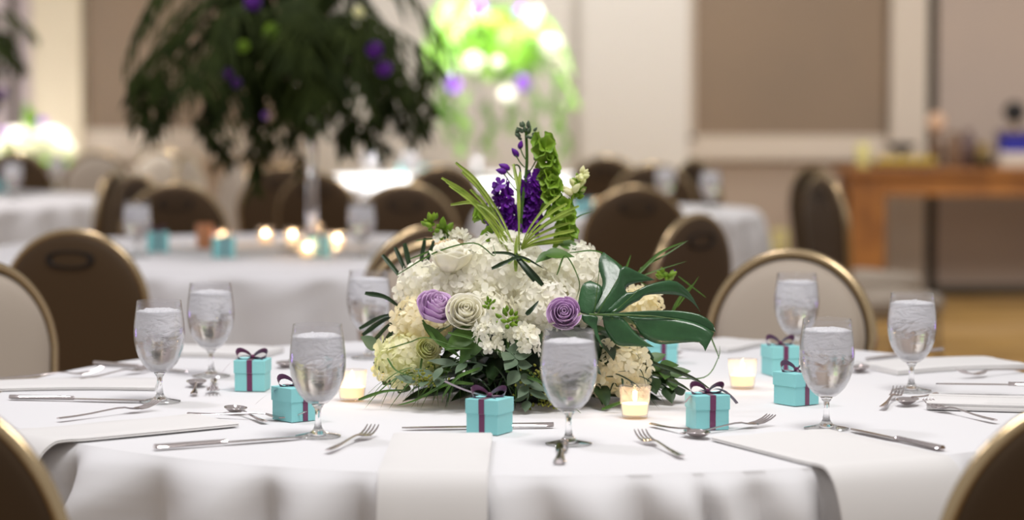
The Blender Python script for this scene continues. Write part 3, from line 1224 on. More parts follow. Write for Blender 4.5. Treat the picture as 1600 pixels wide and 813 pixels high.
def floret(mb, c, n, size, k=4, cup=0.25, rnd_=RN):
    """k rounded petals around the point c facing n"""
    u, v, n = basis(n)
    r0 = rnd_.uniform(0, 2 * pi)
    for i in range(k):
        q = r0 + 2 * pi * i / k + rnd_.uniform(-.12, .12)
        d = u * cos(q) + v * sin(q)
        e = u * -sin(q) + v * cos(q)
        s = size * rnd_.uniform(0.85, 1.1)
        w = s * (0.62 if k <= 4 else 0.5)
        lift = s * cup * rnd_.uniform(0.5, 1.4)
        tilt = rnd_.uniform(-.15, .15) * s
        b = len(mb.v)
        pts = [c + n * 0.0, c + d * s * .38 + e * w * .55 + n * (lift * .25 + tilt), c + d * s * .80 + e * w * .78 + n * (lift * .8 + tilt), c + d * s * 1.06 + e * w * .28 + n * (lift + tilt * .4),
               c + d * s * 1.04 - e * w * .30 + n * (lift - tilt * .4), c + d * s * .78 - e * w * .80 + n * (lift * .8 - tilt), c + d * s * .38 - e * w * .55 + n * (lift * .25 - tilt),
               c + d * s * .62 + n * (lift * .25)]
        mb.v += pts
        mb.f += [(b, b + 1, b + 7), (b + 1, b + 2, b + 7), (b + 2, b + 3, b + 7), (b + 3, b + 4, b + 7), (b + 4, b + 5, b + 7), (b + 5, b + 6, b + 7), (b + 6, b, b + 7)]


def hydrangea(px, py, d, rpx, mat, label=None, sq=(1, 0.9, 0.85), parent=cp, size=0.0125, dens=1.0):
    c = C(px, py, d)
    r = rpx * d / F
    mb = MB()
    n = int(190 * (r / 0.07) ** 2 * dens)
    ga = pi * (3 - sqrt(5))
    for i in range(n):
        z = 1 - 2 * (i + 0.5) / n
        if z < -0.75:
            continue
        q = i * ga
        rr = sqrt(1 - z * z)
        nn = Vector((rr * cos(q), rr * sin(q), z))
        if nn.y > 0.75:
            continue
        k = 1 + 0.10 * noise.noise(nn * 2.6 + Vector((px, py, 0))) + RN.uniform(-.07, .05)
        p = c + Vector((nn.x * sq[0], nn.y * sq[1], nn.z * sq[2])) * r * k
        nj = (nn + Vector((RN.uniform(-.45, .45), RN.uniform(-.45, .45), RN.uniform(-.45, .45)))).normalized()
        floret(mb, p, nj, size, 4)
    # dense heart under the florets
    b = len(mb.v)
    rows = []
    for j in range(1, 8):
        a = pi * j / 8
        rows.append([c + Vector((sin(a) * cos(q) * sq[0], sin(a) * sin(q) * sq[1], cos(a) * sq[2])) * r * 0.84 for q in [2 * pi * i / 14 for i in range(14)]])
    mb.grid(rows, closed_u=True)
    o = mb.build('hydrangea_head', mat, parent)
    if label:
        o['label'] = label
    return o


# white and cream hydrangea heads
hydrangea(782, 432, CD - 0.03, 78, M['petal_white'], 'large white hydrangea at the top middle')
hydrangea(716, 452, CD - 0.05, 52, M['petal_white'])
hydrangea(848, 478, CD - 0.09, 52, M['petal_white'])
hydrangea(898, 424, CD - 0.03, 46, M['petal_white'], 'white hydrangea at the right top')
hydrangea(668, 452, CD - 0.02, 46, M['petal_white'])
hydrangea(662, 505, CD - 0.07, 46, M['petal_warm'])
hydrangea(636, 566, CD - 0.10, 50, M['petal_cream'], 'greenish cream hydrangea at the lower left')
hydrangea(962, 580, CD - 0.10, 54, M['petal_warm'], 'warm cream hydrangea at the lower right')
hydrangea(1000, 478, CD + 0.02, 34, M['petal_warm'])
hydrangea(760, 492, CD - 0.10, 46, M['petal_white'])
hydrangea(905, 475, CD - 0.04, 40, M['petal_white'])


def rose(px, py, d, rpx, mat, face, name='rose', label=None, squash=1.0):
    c = C(px, py, d)
    r = rpx * d / F
    face = Vector(face).normalized()
    u, v, n = basis(face)
    rr = random.Random(int(px))
    mb = MB()
    # petals in whorls: tight upright heart, outer ones open and roll back at the rim
    layers = [(0.13, 0.62, 2, 0.0, 1.5), (0.25, 0.62, 3, 0.02, 1.25), (0.40, 0.58, 3, 0.05, 1.1), (0.58, 0.50, 4, 0.12, 1.0), (0.78, 0.36, 5, 0.22, 0.9), (0.98, 0.14, 5, 0.30, 0.85)]
    for li, (ro, zt, k, curl, ov) in enumerate(layers):
        ph = rr.uniform(0, 6)
        for j in range(k):
            q0 = ph + 2 * pi * j / k + rr.uniform(-.2, .2)
            span = pi / k * 1.35 * ov
            hz = zt + rr.uniform(-.07, .07)
            rows = []
            for a in range(8):
                t = a / 7
                row = []
                for b in range(11):
                    s = b / 10 * 2 - 1
                    q = q0 + s * span
                    peak = 1 - 0.16 * abs(s) ** 2.2 + 0.05 * (1 - abs(s)) ** 3
                    rad = ro * (0.34 + 0.66 * sin(min(t * 1.25, 1) * pi / 2)) + curl * max(0, t - .72) ** 1.3 * 1.6 * (1 - .4 * s * s) + 0.055 * s * (1 if li else .6) * t
                    zz = -0.85 + (hz + 0.85) * t * peak - curl * max(0, t - .86) * 1.3
                    row.append(c + (u * cos(q) + v * sin(q) * squash) * r * rad + n * r * zz)
                rows.append(row)
            mb.grid(rows)
    ob = mb.build(name, mat, cp)
    md = ob.modifiers.new('thickness', 'SOLIDIFY')
    md.thickness = 0.0004
    if label:
        ob['label'] = label
    return ob


rose(682, 478, CD - 0.155, 30, M['lavender'], (0.25, -0.62, 0.75), 'rose', 'lavender rose on the left')
rose(881, 490, CD - 0.185, 26, M['lavender'], (0.0, -0.92, 0.38), 'rose', 'lavender rose above the front goblet')
rose(727, 487, CD - 0.175, 30, M['rose_white'], (0.12, -0.85, 0.5), 'rose', 'ivory rose beside the left lavender rose')
rose(704, 398, CD - 0.085, 32, M['rose_white'], (0.04, -0.10, 1.0), 'rose', 'ivory rosebud at the upper left')
rose(668, 545, CD - 0.15, 18, M['petal_cream'], (0.3, -0.8, 0.4), 'rose', 'small cream bloom low on the left')


def spike(pts, mat, n, size, name, label=None, k=5, spread=0.012, stemmat=None, d0=0):
    """flower spike: florets packed round a curved stem"""
    path = smooth_path(pts, 6)
    mb = MB()
    for i in range(n):
        t = (i + RN.random()) / n
        p = path[min(int(t * (len(path) - 1)), len(path) - 1)]
        q = RN.uniform(0, 2 * pi)
        nn = Vector((cos(q), -abs(sin(q)) * 0.9 + 0.2 * RN.random(), RN.uniform(-.3, .6))).normalized()
        floret(mb, p + nn * spread * RN.uniform(.5, 1.1), nn, size * RN.uniform(.7, 1.1), k, 0.35)
    o = mb.build(name, mat, cp)
    if label:
        o['label'] = label
    st = MB().tube(path, 0.0022, 6)
    s = st.build('stem', M['green_mid'], o)
    return o


def at(px, py, dd=0.0):
    return C(px, py, CD + dd)


spike([at(775, 375, 0), at(772, 345, 0), at(768, 330, 0)], M['purple'], 14, 0.010, 'stock_flower', 'violet stock low on the left')
spike([at(800, 360, 0), at(790, 320, 0), at(782, 288, 0)], M['purple'], 44, 0.0135, 'stock_flower', 'violet stock spike')
spike([at(822, 362, 0.02), at(830, 320, 0.02), at(836, 272, 0.02)], M['purple'], 80, 0.0135, 'stock_flower', 'largest violet stock spike', spread=0.018)
spike([at(768, 545, -.2), at(762, 520, -.2), at(772, 505, -.2)], M['petal_white'], 26, 0.012, 'stock_flower', 'white stock cluster in front', spread=0.018)
spike([at(826, 548, -.21), at(824, 528, -.21), at(822, 515, -.2)], M['petal_white'], 24, 0.012, 'stock_flower', 'white stock cluster left of the goblet', spread=0.014)
spike([at(795, 545, -.18), at(792, 520, -.18), at(800, 500, -.17)], M['petal_white'], 18, 0.010, 'stock_flower', 'small white stock between two clusters', spread=0.014)
spike([at(690, 372, 0), at(712, 370, 0), at(730, 368, 0)], M['petal_white'], 14, 0.010, 'stock_flower', 'white stock at the upper left', spread=0.01)


def bud(mb, p, r, ax):
    u, v, n = basis(ax)
    rows = []
    for a, b in ((-1.0, .15), (-.6, .75), (0, 1.0), (.7, .8), (1.3, .35), (1.6, 0.05)):
        rows.append([p + n * a * r + (u * cos(q) + v * sin(q)) * b * r * .75 for q in [2 * pi * i / 8 for i in range(8)]])
    mb.grid(rows, closed_u=True)


def buds(list_, mat, name, label=None):
    mb = MB()
    for (x, y, dd, r, ax) in list_:
        bud(mb, at(x, y, dd), r * CD / F, Vector(ax))
    o = mb.build(name, mat, cp)
    if label:
        o['label'] = label
    return o


def ring_buds(cx, cy, dd, rpx, n, r, up=0.5):
    out = []
    for i in range(n):
        q = RN.uniform(0, 2 * pi)
        k = sqrt(RN.random())
        out.append((cx + rpx * k * cos(q), cy + rpx * k * sin(q) * 0.9, dd + RN.uniform(-.01, .01), r * RN.uniform(.7, 1.2), (cos(q) * .6, -.4, up - sin(q) * .5)))
    return out


buds(ring_buds(822, 207, 0.02, 15, 22, 4.2), M['euca'], 'bud_cluster', 'grey green unopened buds at the very top')
for b_ in [(806, 240, .02, 7, (-.6, -.3, .8)), (813, 228, .02, 6, (.2, -.3, .9)), (790, 262, .02, 8, (-.8, -.3, .4)), (838, 246, .02, 6, (.5, -.3, .7)), (785, 268, 0, 7, (-.8, -.2, .2)), (1052, 428, .05, 5, (.3, -.3, .8)), (1019, 463, .05, 4, (.3, -.3, .5))]:
    buds([b_], M['purple'], 'flower_bud', 'violet bud')
buds(ring_buds(676, 350, 0, 14, 14, 6) + ring_buds(690, 362, 0, 14, 10, 7), M['green_lime'], 'bud_cluster', 'pale green buds at the upper left')
buds(ring_buds(908, 272, .01, 8, 7, 6) + ring_buds(903, 290, .01, 11, 9, 6) + ring_buds(893, 298, 0, 8, 5, 7), M['petal_cream'], 'bud_cluster', 'cream buds at the upper right')
buds(ring_buds(898, 300, .02, 14, 10, 6) + ring_buds(905, 282, .02, 8, 8, 5), M['green_lime'], 'bud_cluster')
buds(ring_buds(765, 475, -.2, 10, 12, 3.5) + ring_buds(795, 498, -.2, 18, 22, 4.5), M['green_lime'], 'bud_cluster', 'green buds above the white stock')
buds(ring_buds(1044, 430, .05, 14, 12, 6), M['green_lime'], 'bud_cluster')

# stems that rise above the dome
mb = MB()
mb.tube(smooth_path([at(812, 400), at(815, 330), at(823, 260, .02), at(822, 205, .02)]), 0.0028, 6)
mb.tube(smooth_path([at(815, 300, .02), at(812, 262, .02), at(800, 258, .02)]), 0.0016, 6)
for bx, by, sx_, sy_ in ((806, 243, 820, 262), (813, 232, 822, 250), (790, 266, 817, 292), (838, 250, 824, 272), (786, 270, 814, 305)):
    mb.tube(smooth_path([at(sx_, sy_, .015), at((bx + sx_) / 2, (by + sy_) / 2 + 2, .015), at(bx, by, .015)]), 0.0011, 5)
mb.build('flower_stem', M['green_mid'], cp)
mb = MB()
mb.tube(smooth_path([at(870, 400), at(872, 340), at(862, 280, .01), at(850, 215, .01)]), 0.0030, 6)
mb.tube(smooth_path([at(886, 400), at(888, 340), at(900, 285)]), 0.0024, 6)
mb.tube(smooth_path([at(878, 400), at(884, 360), at(886, 330)]), 0.0022, 6)
mb.build('flower_stem', M['green_lime'], cp)


def bells(pts, n, rpx, label=None):
    """bells of Ireland: pale green ruffled cups round a stem"""
    path = smooth_path(pts, 6)
    mb = MB()
    for i in range(n):
        t = (i + RN.random() * .6) / n
        p = path[min(int(t * (len(path) - 1)), len(path) - 1)]
        q = i * 2.4
        nn = Vector((cos(q), sin(q) * .8 - .25, 0.35)).normalized()
        u, v, w = basis(nn)
        r = rpx * CD / F * RN.uniform(.8, 1.15)
        c = p + nn * r * .35
        rows = []
        for a, b in ((0, .12), (.35, .45), (.75, .75), (1.05, 1.0), (1.1, 1.15)):
            rows.append([c + w * a * r + (u * cos(g) + v * sin(g)) * b * r * (1 + (.14 * sin(5 * g + i) if a > .7 else 0)) for g in [2 * pi * k / 20 for k in range(20)]])
        mb.grid(rows, closed_u=True)
    o = mb.build('bells_of_ireland', M['green_lime'], cp)
    if label:
        o['label'] = label


bells([at(858, 300, .01), at(855, 262, .01), at(848, 214, .01)], 26, 11, 'tall green bell flower stem at the top right')
bells([at(868, 345, .0), at(862, 305, .0), at(866, 285, 0)], 16, 11)
bells([at(884, 385, .0), at(886, 345, .0), at(880, 312, 0)], 18, 10)
bells([at(762, 345, .02), at(756, 332, .02)], 5, 11)
bells([at(765, 378, .0), at(764, 362, .0)], 4, 10)


def leaf(mb, base, tip, w, nrm, bend=0.12, fold=0.12, n=8, shape=1.0):
    base, tip = Vector(base), Vector(tip)
    nrm = Vector(nrm).normalized()
    L = (tip - base).length
    mid = (base + tip) / 2 + nrm * L * bend
    mb.ribbon(bez(base, mid, tip, n), w, nrm, fold=fold, cols=4, taper=lambda t: max(sin(pi * min(t * 1.0, 1) ** (0.75 * shape)), 0.03))


def blade_taper(t):
    return min(1.0, 0.55 + t * 2.5) * (1 - t) ** 0.55 + 0.02


def blades(list_, mat, name, w=5.0, label=None, fold=0.25, one_each=False):
    """list of pixel polylines (x, y, depth offset)"""
    if one_each:
        for it in list_:
            o = blades([it], mat, name, w, None, fold)
            if label:
                o['label'] = label
        return
    mb = MB()
    for it in list_:
        pts = smooth_path([at(*p) for p in it], 6)
        mb.ribbon(pts, w * CD / F * RN.uniform(.85, 1.15), Vector((RN.uniform(-.4, .4), -1, 0.5)), fold=fold, cols=2, taper=blade_taper)
    o = mb.build(name, mat, cp)
    if label:
        o['label'] = label
    return o


# palm frond fanning out above the white hydrangea
base = (812, 392, -.06)
frond = []
for k, (x, y, dd) in enumerate([(712, 254, -.02), (690, 278, -.03), (697, 284, -.04), (722, 268, 0.0), (702, 290, -.05), (735, 296, -.02), (716, 300, -.04)]):
    hx, hy = 806 - k * 1.5, 392 + k * 3
    frond.append([(x, y, dd), (x + (hx - x) * .36, y + (hy - y) * .22, dd - .005), (x + (hx - x) * .74, y + (hy - y) * .60, dd - .02), (hx, hy, -.08)])
frond.append([(704, 320, -.04), (740, 317, -.05), (770, 335, -.06), (806, 385, -.08)])
for x0, y0 in ((802, 256), (813, 268)):
    frond.append([(x0, y0, 0), (810, 300, -.03), (811, 350, -.06), (810, 395, -.08)])
for k, (x, y) in enumerate(((874, 306), (886, 318), (894, 332), (891, 348), (898, 360), (893, 372), (905, 322), (880, 378))):
    frond.append([(x, y, -.04), (x - (x - 812) * .35, y + (388 - y) * .22, -.06), (x - (x - 812) * .75, y + (388 - y) * .62, -.08), (812, 392, -.08)])
for (x, y) in ((794, 412), (806, 424), (828, 410)):
    frond.append([(x, y, -.12), (806, 395, -.10), (808, 366, -.08)])
blades(frond, M['palm_green'], 'palm_frond', 6.4, 'fine yellow green palm frond above the hydrangeas')
rib_ = MB().tube(smooth_path([at(812, 410, -.085), at(811, 370, -.08), at(811, 320, -.05)]), 0.0015, 6)
rib_.build('frond_stem', M['palm_green'], cp)
blades([[(835, 440, -.12), (820, 420, -.12), (800, 398, -.11), (770, 395, -.10), (776, 396, -.1)],
        [(768, 420, -.12), (790, 410, -.13), (815, 402, -.12), (850, 420, -.11)],
        [(848, 446, -.13), (830, 425, -.13), (812, 405, -.12), (806, 395, -.1)],
        [(822, 492, -.2), (832, 482, -.2), (842, 470, -.19)]], M['green_dark'], 'palm_leaflet', 9, 'dark leaflet crossing the white hydrangea', one_each=True)
# dark fan at the left
fan = []
for (x, y) in ((597, 398), (617, 386), (632, 380), (664, 372), (678, 376)):
    fan.append([(x, y, .02), ((x + 650) / 2, (y + 470) / 2 - 4, 0), (652, 470, 0)])
for (x, y) in ((570, 458), (561, 514), (566, 524), (578, 540), (590, 556)):
    fan.append([(x, y, -.02), ((x + 640) / 2, (y + 490) / 2 - 8, -.03), (640, 495, -.04)])
blades(fan, M['green_dark'], 'palm_frond', 8.5, 'dark palm fan at the left')
# bear grass: long thin arcs
arcs = [[(620, 430, -.05), (680, 395, -.1), (740, 380, -.12), (772, 400, -.12), (770, 380, -.1)],
        [(640, 405, .0), (700, 385, -.04), (745, 395, -.06)], [(650, 376, 0), (700, 372, 0), (740, 374, 0)],
        [(870, 430, -.12), (884, 400, -.12), (905, 440, -.12), (900, 470, -.12)], [(890, 395, -.1), (940, 395, -.1), (1000, 440, -.06), (1020, 450, -.04)],
        [(1000, 420, .02), (1040, 398, .03), (1075, 376, .04)], [(985, 440, .0), (1020, 425, .02), (1074, 408, .05)], [(1060, 432, .02), (1090, 455, .03), (1104, 466, .03)],
        [(1058, 480, .02), (1080, 450, .02), (1092, 432, .02)], [(1108, 520, -.02), (1120, 550, -.03), (1124, 562, -.03)], [(890, 350, 0), (905, 338, 0), (926, 330, 0)],
        [(1040, 590, -.05), (1100, 590, -.06), (1122, 560, -.03), (1125, 540, 0)],
        [(608, 545, -.15), (640, 535, -.18), (668, 528, -.2), (720, 545, -.2)], [(605, 560, -.15), (620, 580, -.17), (650, 590, -.2)]]
blades(arcs, M['green_mid'], 'grass_blade', 3.0, 'long thin arching grass blade', fold=0.1, one_each=True)
blades([[(985, 440, .0), (1020, 405, .02), (1040, 390, .03), (1072, 377, .04)], [(960, 460, 0), (976, 425, .01), (986, 398, .02)], [(1050, 488, .02), (1065, 462, .02), (1088, 440, .02)]], M['green_mid'], 'grass_blade', 6.5, one_each=True)

# monstera leaf: lobes lofted between an upper and a lower edge, around a midrib
mcx = lambda x, y: (860 + x / 3.128, 400 + y / 3.128)


def resample(pl, n):
    pl = [Vector((p[0], p[1])) for p in pl]
    ls = [0]
    for i in range(1, len(pl)):
        ls.append(ls[-1] + (pl[i] - pl[i - 1]).length)
    out = []
    for k in range(n + 1):
        s = ls[-1] * k / n
        for i in range(1, len(pl)):
            if s <= ls[i] + 1e-9:
                t = (s - ls[i - 1]) / max(ls[i] - ls[i - 1], 1e-9)
                out.append(pl[i - 1].lerp(pl[i], t))
                break
    return out


def lobe_grid(mb, A, B_, z0, z1, bul):
    def sm(pl):
        return [Vector((p.x, p.y)) for p in smooth_path([Vector((q[0], q[1], 0)) for q in pl], 5)]
    n = 16
    a, b = resample(sm(A), n), resample(sm(B_), n)
    rows = []
    for i in range(n + 1):
        row = []
        for j in range(7):
            t = j / 6
            q = a[i].lerp(b[i], t)
            w = (a[i] - b[i]).length / 3.128
            dd = z0 + (z1 - z0) * (i / n) ** 1.2 - bul * (0.22 * sin(pi * t) - 0.16 * exp(-((t - 0.5) / 0.07) ** 2)) * min(w / 20, 1)
            x, y = mcx(q.x, q.y)
            row.append(at(x, y, dd))
        rows.append(row)
    mb.grid(rows)


mb = MB()
z0 = -.17
lobe_grid(mb, [(195, 285), (235, 200), (255, 130), (235, 60), (242, 5), (262, -18)], [(215, 282), (265, 230), (325, 160), (357, 100), (350, 55), (262, -18)], z0, z0 + .07, .008)
lobe_grid(mb, [(190, 290), (137, 270), (140, 200), (158, 140), (195, 120)], [(205, 280), (232, 225), (252, 180), (250, 148), (195, 120)], z0, z0 + .03, .006)
lobe_grid(mb, [(220, 278), (262, 215), (325, 125), (352, 50), (430, 80), (512, 118)], [(250, 284), (330, 270), (385, 215), (366, 160), (415, 134), (512, 118)], z0, z0 + .05, .008)
lobe_grid(mb, [(255, 280), (320, 225), (372, 176), (410, 176), (475, 142), (600, 120), (680, 180), (732, 272)], [(300, 283), (345, 275), (380, 245), (440, 215), (475, 190), (620, 192), (690, 225), (732, 272)], z0, z0 + .07, .012)
lobe_grid(mb, [(200, 284), (360, 276), (480, 268), (620, 268), (740, 290), (800, 340), (808, 372)], [(200, 292), (360, 300), (500, 303), (600, 310), (700, 336), (782, 368), (808, 372)], z0, z0 - .03, .006)
lobe_grid(mb, [(360, 296), (480, 300), (600, 304), (720, 330), (800, 378), (785, 410), (757, 468)], [(400, 310), (420, 350), (450, 395), (530, 432), (650, 425), (730, 425), (757, 468)], z0 - .01, z0 - .05, .014)
lobe_grid(mb, [(255, 290), (330, 292), (370, 320), (410, 370), (460, 415), (508, 446)], [(255, 290), (262, 345), (290, 400), (330, 438), (410, 442), (508, 446)], z0 - .005, z0 - .03, .010)
lobe_grid(mb, [(205, 290), (232, 300), (228, 340), (240, 400), (263, 460)], [(150, 285), (160, 320), (200, 350), (225, 400), (263, 460)], z0, z0 - .02, .004)
o = mb.build('monstera_leaf', M['monstera'], cp)
o['label'] = 'large glossy split leaf on the right'
md = o.modifiers.new('thickness', 'SOLIDIFY')
md.thickness = 0.0009
rib = MB()
rib.tube([at(*mcx(x, y), z0 - .006 - .03 * i / 6) for i, (x, y) in enumerate([(190, 286), (300, 288), (400, 290), (500, 294), (620, 310), (720, 335), (800, 375)])], 0.0014, 6, taper=[1.3, 1.2, 1, .8, .6, .5, .3])
for (x0, y0, x1, y1) in ((230, 284, 330, 110), (300, 286, 440, 160), (290, 290, 400, 420), (400, 300, 620, 390), (480, 305, 740, 400), (215, 282, 240, 60)):
    rib.tube([at(*mcx(x0, y0), z0 - .009), at(*mcx((x0 + x1) / 2, (y0 + y1) / 2), z0 - .012), at(*mcx(x1, y1), z0 - .004)], 0.0006, 5)
rib.build('leaf_rib', M['green_mid'], o)

# skirt of greenery round the foot
skirt = RN
mb = MB()
for i in range(230):
    q = RN.uniform(0, 2 * pi)
    r0 = RN.uniform(0.04, 0.15)
    p = CB + Vector((r0 * 1.1 * cos(q), r0 * sin(q), RN.uniform(0.01, 0.14)))
    L = RN.uniform(0.05, 0.09)
    out = Vector((cos(q) * 1.15 + RN.uniform(-.5, .5), sin(q) + RN.uniform(-.5, .5), RN.uniform(-.8, .2))).normalized()
    e = p + out * L
    e.z = max(e.z, TABLE_Z + 0.004)
    leaf(mb, p, e, RN.uniform(.018, .032), (cos(q) * .5, sin(q) * .5 - .3, .8), 0.15)
o = mb.build('foliage_skirt', M['green_dark'], cp)
o['kind'] = 'stuff'
o['label'] = 'dark salal leaves packed round the foot'
# grass tufts low in front
for k, (x0, x1, yy, n) in enumerate(((640, 730, 575, 34), (720, 800, 590, 26), (800, 880, 600, 22), (880, 1000, 600, 18))):
    mb = MB()
    for i in range(n):
        sx = RN.uniform(x0, x1)
        dirx = RN.uniform(-60, 50) - (35 if k == 0 else 0) + (35 if k == 3 else 0)
        dd = -.14 + RN.uniform(-.03, .02)
        p0 = at(sx, yy + RN.uniform(-25, 15), dd)
        fx = sx + dirx
        gp = P(fx, RN.uniform(622, 641), TABLE_Z + 0.002)
        mid = (p0 + gp) / 2 + Vector((0, -.02, 0.02 + RN.uniform(0, .02)))
        mb.ribbon(bez(p0, mid, gp, 8), RN.uniform(.0025, .0055), (RN.uniform(-.5, .5), -.5, 1), fold=.2, cols=2, taper=blade_taper)
    mb.build('grass_tuft', M['green_dark' if k % 2 else 'green_mid'], cp)


def sprig(pts, n, w, lens, mat, name='eucalyptus_sprig', label=None, round_=1.0):
    path = smooth_path(pts, 6)
    mb = MB()
    mb.tube(path, 0.0013, 5)
    m = len(path)
    for i in range(n):
        t = (i + 1) / n
        k = min(int(t * (m - 1)), m - 1)
        p = path[k]
        tan = (path[k] - path[max(k - 1, 0)]).normalized()
        sd = tan.cross(Vector((0, -.5, 1))).normalized() * (1 if i % 2 else -1)
        e = p + (tan * .6 + sd * RN.uniform(.6, 1) + Vector((0, -.1, RN.uniform(-.2, .3)))).normalized() * lens * RN.uniform(.8, 1.15)
        e.z = max(e.z, TABLE_Z + .003)
        leaf(mb, p, e, w, Vector((RN.uniform(-.3, .3), -.7, .7)), .08, .06)
    o = mb.build(name, mat, cp)
    if label:
        o['label'] = label
    return o


sprig([at(640, 600, -.08), at(612, 590, -.09), at(592, 545, -.08)], 7, .026, .034, M['euca'], label='grey green eucalyptus behind the left candle')
sprig([at(700, 588, -.17), at(680, 592, -.18), at(650, 598, -.19)], 4, .016, .042, M['euca'])
sprig([at(760, 572, -.17), at(735, 566, -.18), at(690, 574, -.19)], 5, .014, .045, M['euca'])
sprig([at(790, 545, -.2), at(805, 560, -.22), at(812, 590, -.22)], 7, .022, .03, M['euca'])
sprig([at(820, 590, -.2), at(826, 610, -.21), at(822, 634, -.2)], 6, .016, .036, M['euca'])
sprig([at(990, 570, -.08), at(1020, 590, -.09), at(1050, 612, -.09)], 7, .024, .04, M['green_dark'], 'salal_sprig')
sprig([at(1000, 560, -.06), at(1030, 572, -.07), at(1050, 590, -.08)], 6, .022, .036, M['green_mid'], 'salal_sprig')
blades([[(1030, 570, -.08), (1080, 590, -.10), (1112, 610, -.11)], [(1020, 585, -.09), (1060, 600, -.1), (1080, 612, -.1)], [(1000, 560, -.08), (1040, 575, -.09), (1075, 590, -.1)]], M['green_dark'], 'palm_leaflet', 8, one_each=True)
blades([[(700, 520, -.19), (740, 530, -.2), (800, 560, -.21), (850, 600, -.2)], [(660, 500, -.16), (690, 540, -.19), (740, 545, -.2)], [(740, 600, -.2), (700, 600, -.21), (650, 625, -.2), (620, 634, -.2)],
        [(560, 625, -.16), (600, 612, -.17), (640, 610, -.18)], [(790, 580, -.2), (850, 600, -.22), (910, 648, -.2)], [(940, 640, -.2), (975, 628, -.2), (1010, 622, -.18)],
        [(750, 575, -.2), (715, 590, -.22), (695, 615, -.22), (690, 630, -.2)]], M['green_mid'], 'grass_blade', 6, one_each=True)
# seeded eucalyptus
mb = MB()
for i in range(240):
    x, y = RN.gauss(852, 20), RN.gauss(605, 20)
    if y < 560 or y > 640:
        continue
    bud(mb, at(x, y, -.17 - RN.uniform(0, .03)), RN.uniform(2, 3.2) * CD / F, Vector((RN.uniform(-1, 1), -1, RN.uniform(-.5, 1))))
for i in range(60):
    bud(mb, at(RN.gauss(665, 12), RN.gauss(592, 8), -.19), RN.uniform(1.8, 2.8) * CD / F, Vector((RN.uniform(-1, 1), -1, .5)))
o = mb.build('seeded_eucalyptus', M['seed'], cp)
o['kind'] = 'stuff'
o['label'] = 'clusters of yellow green seeds'
# two broad leaves tucked between the roses
mb = MB()
leaf(mb, at(745, 512, -.17), at(695, 548, -.19), .034, (0, -1, .5), .1)
leaf(mb, at(752, 512, -.16), at(718, 570, -.19), .036, (0.3, -1, .3), .1)
leaf(mb, at(660, 505, -.15), at(720, 560, -.18), .016, (-.3, -1, .3), .1)
mb.build('rose_leaves', M['green_mid'], cp)
mb = MB()
leaf(mb, at(850, 398, -.10), at(898, 402, -.09), .03, (0, -.6, 1), .2)
leaf(mb, at(872, 380, -.04), at(910, 392, -.04), .028, (0, -.6, 1), .2)
leaf(mb, at(868, 395, -.08), at(836, 412, -.10), .022, (0, -.6, 1), .2)
mb.build('rose_leaves', M['green_mid'], cp)
MB().lathe([(0, 0.0), (0.085, 0.0), (0.10, 0.01), (0.11, 0.05), (0.105, 0.06), (0.095, 0.05), (0.09, 0.015), (0, 0.012)], 40, CB).build('vase', M['bowl'], cp)
MB().lathe([(0.093, 0.014), (0.094, 0.05), (0.085, 0.10), (0.06, 0.15), (0.0, 0.17)], 28, CB).build('floral_foam', M['green_dark'], cp)

# ------------------------------------------------------------------ tall arrangements on clear stands


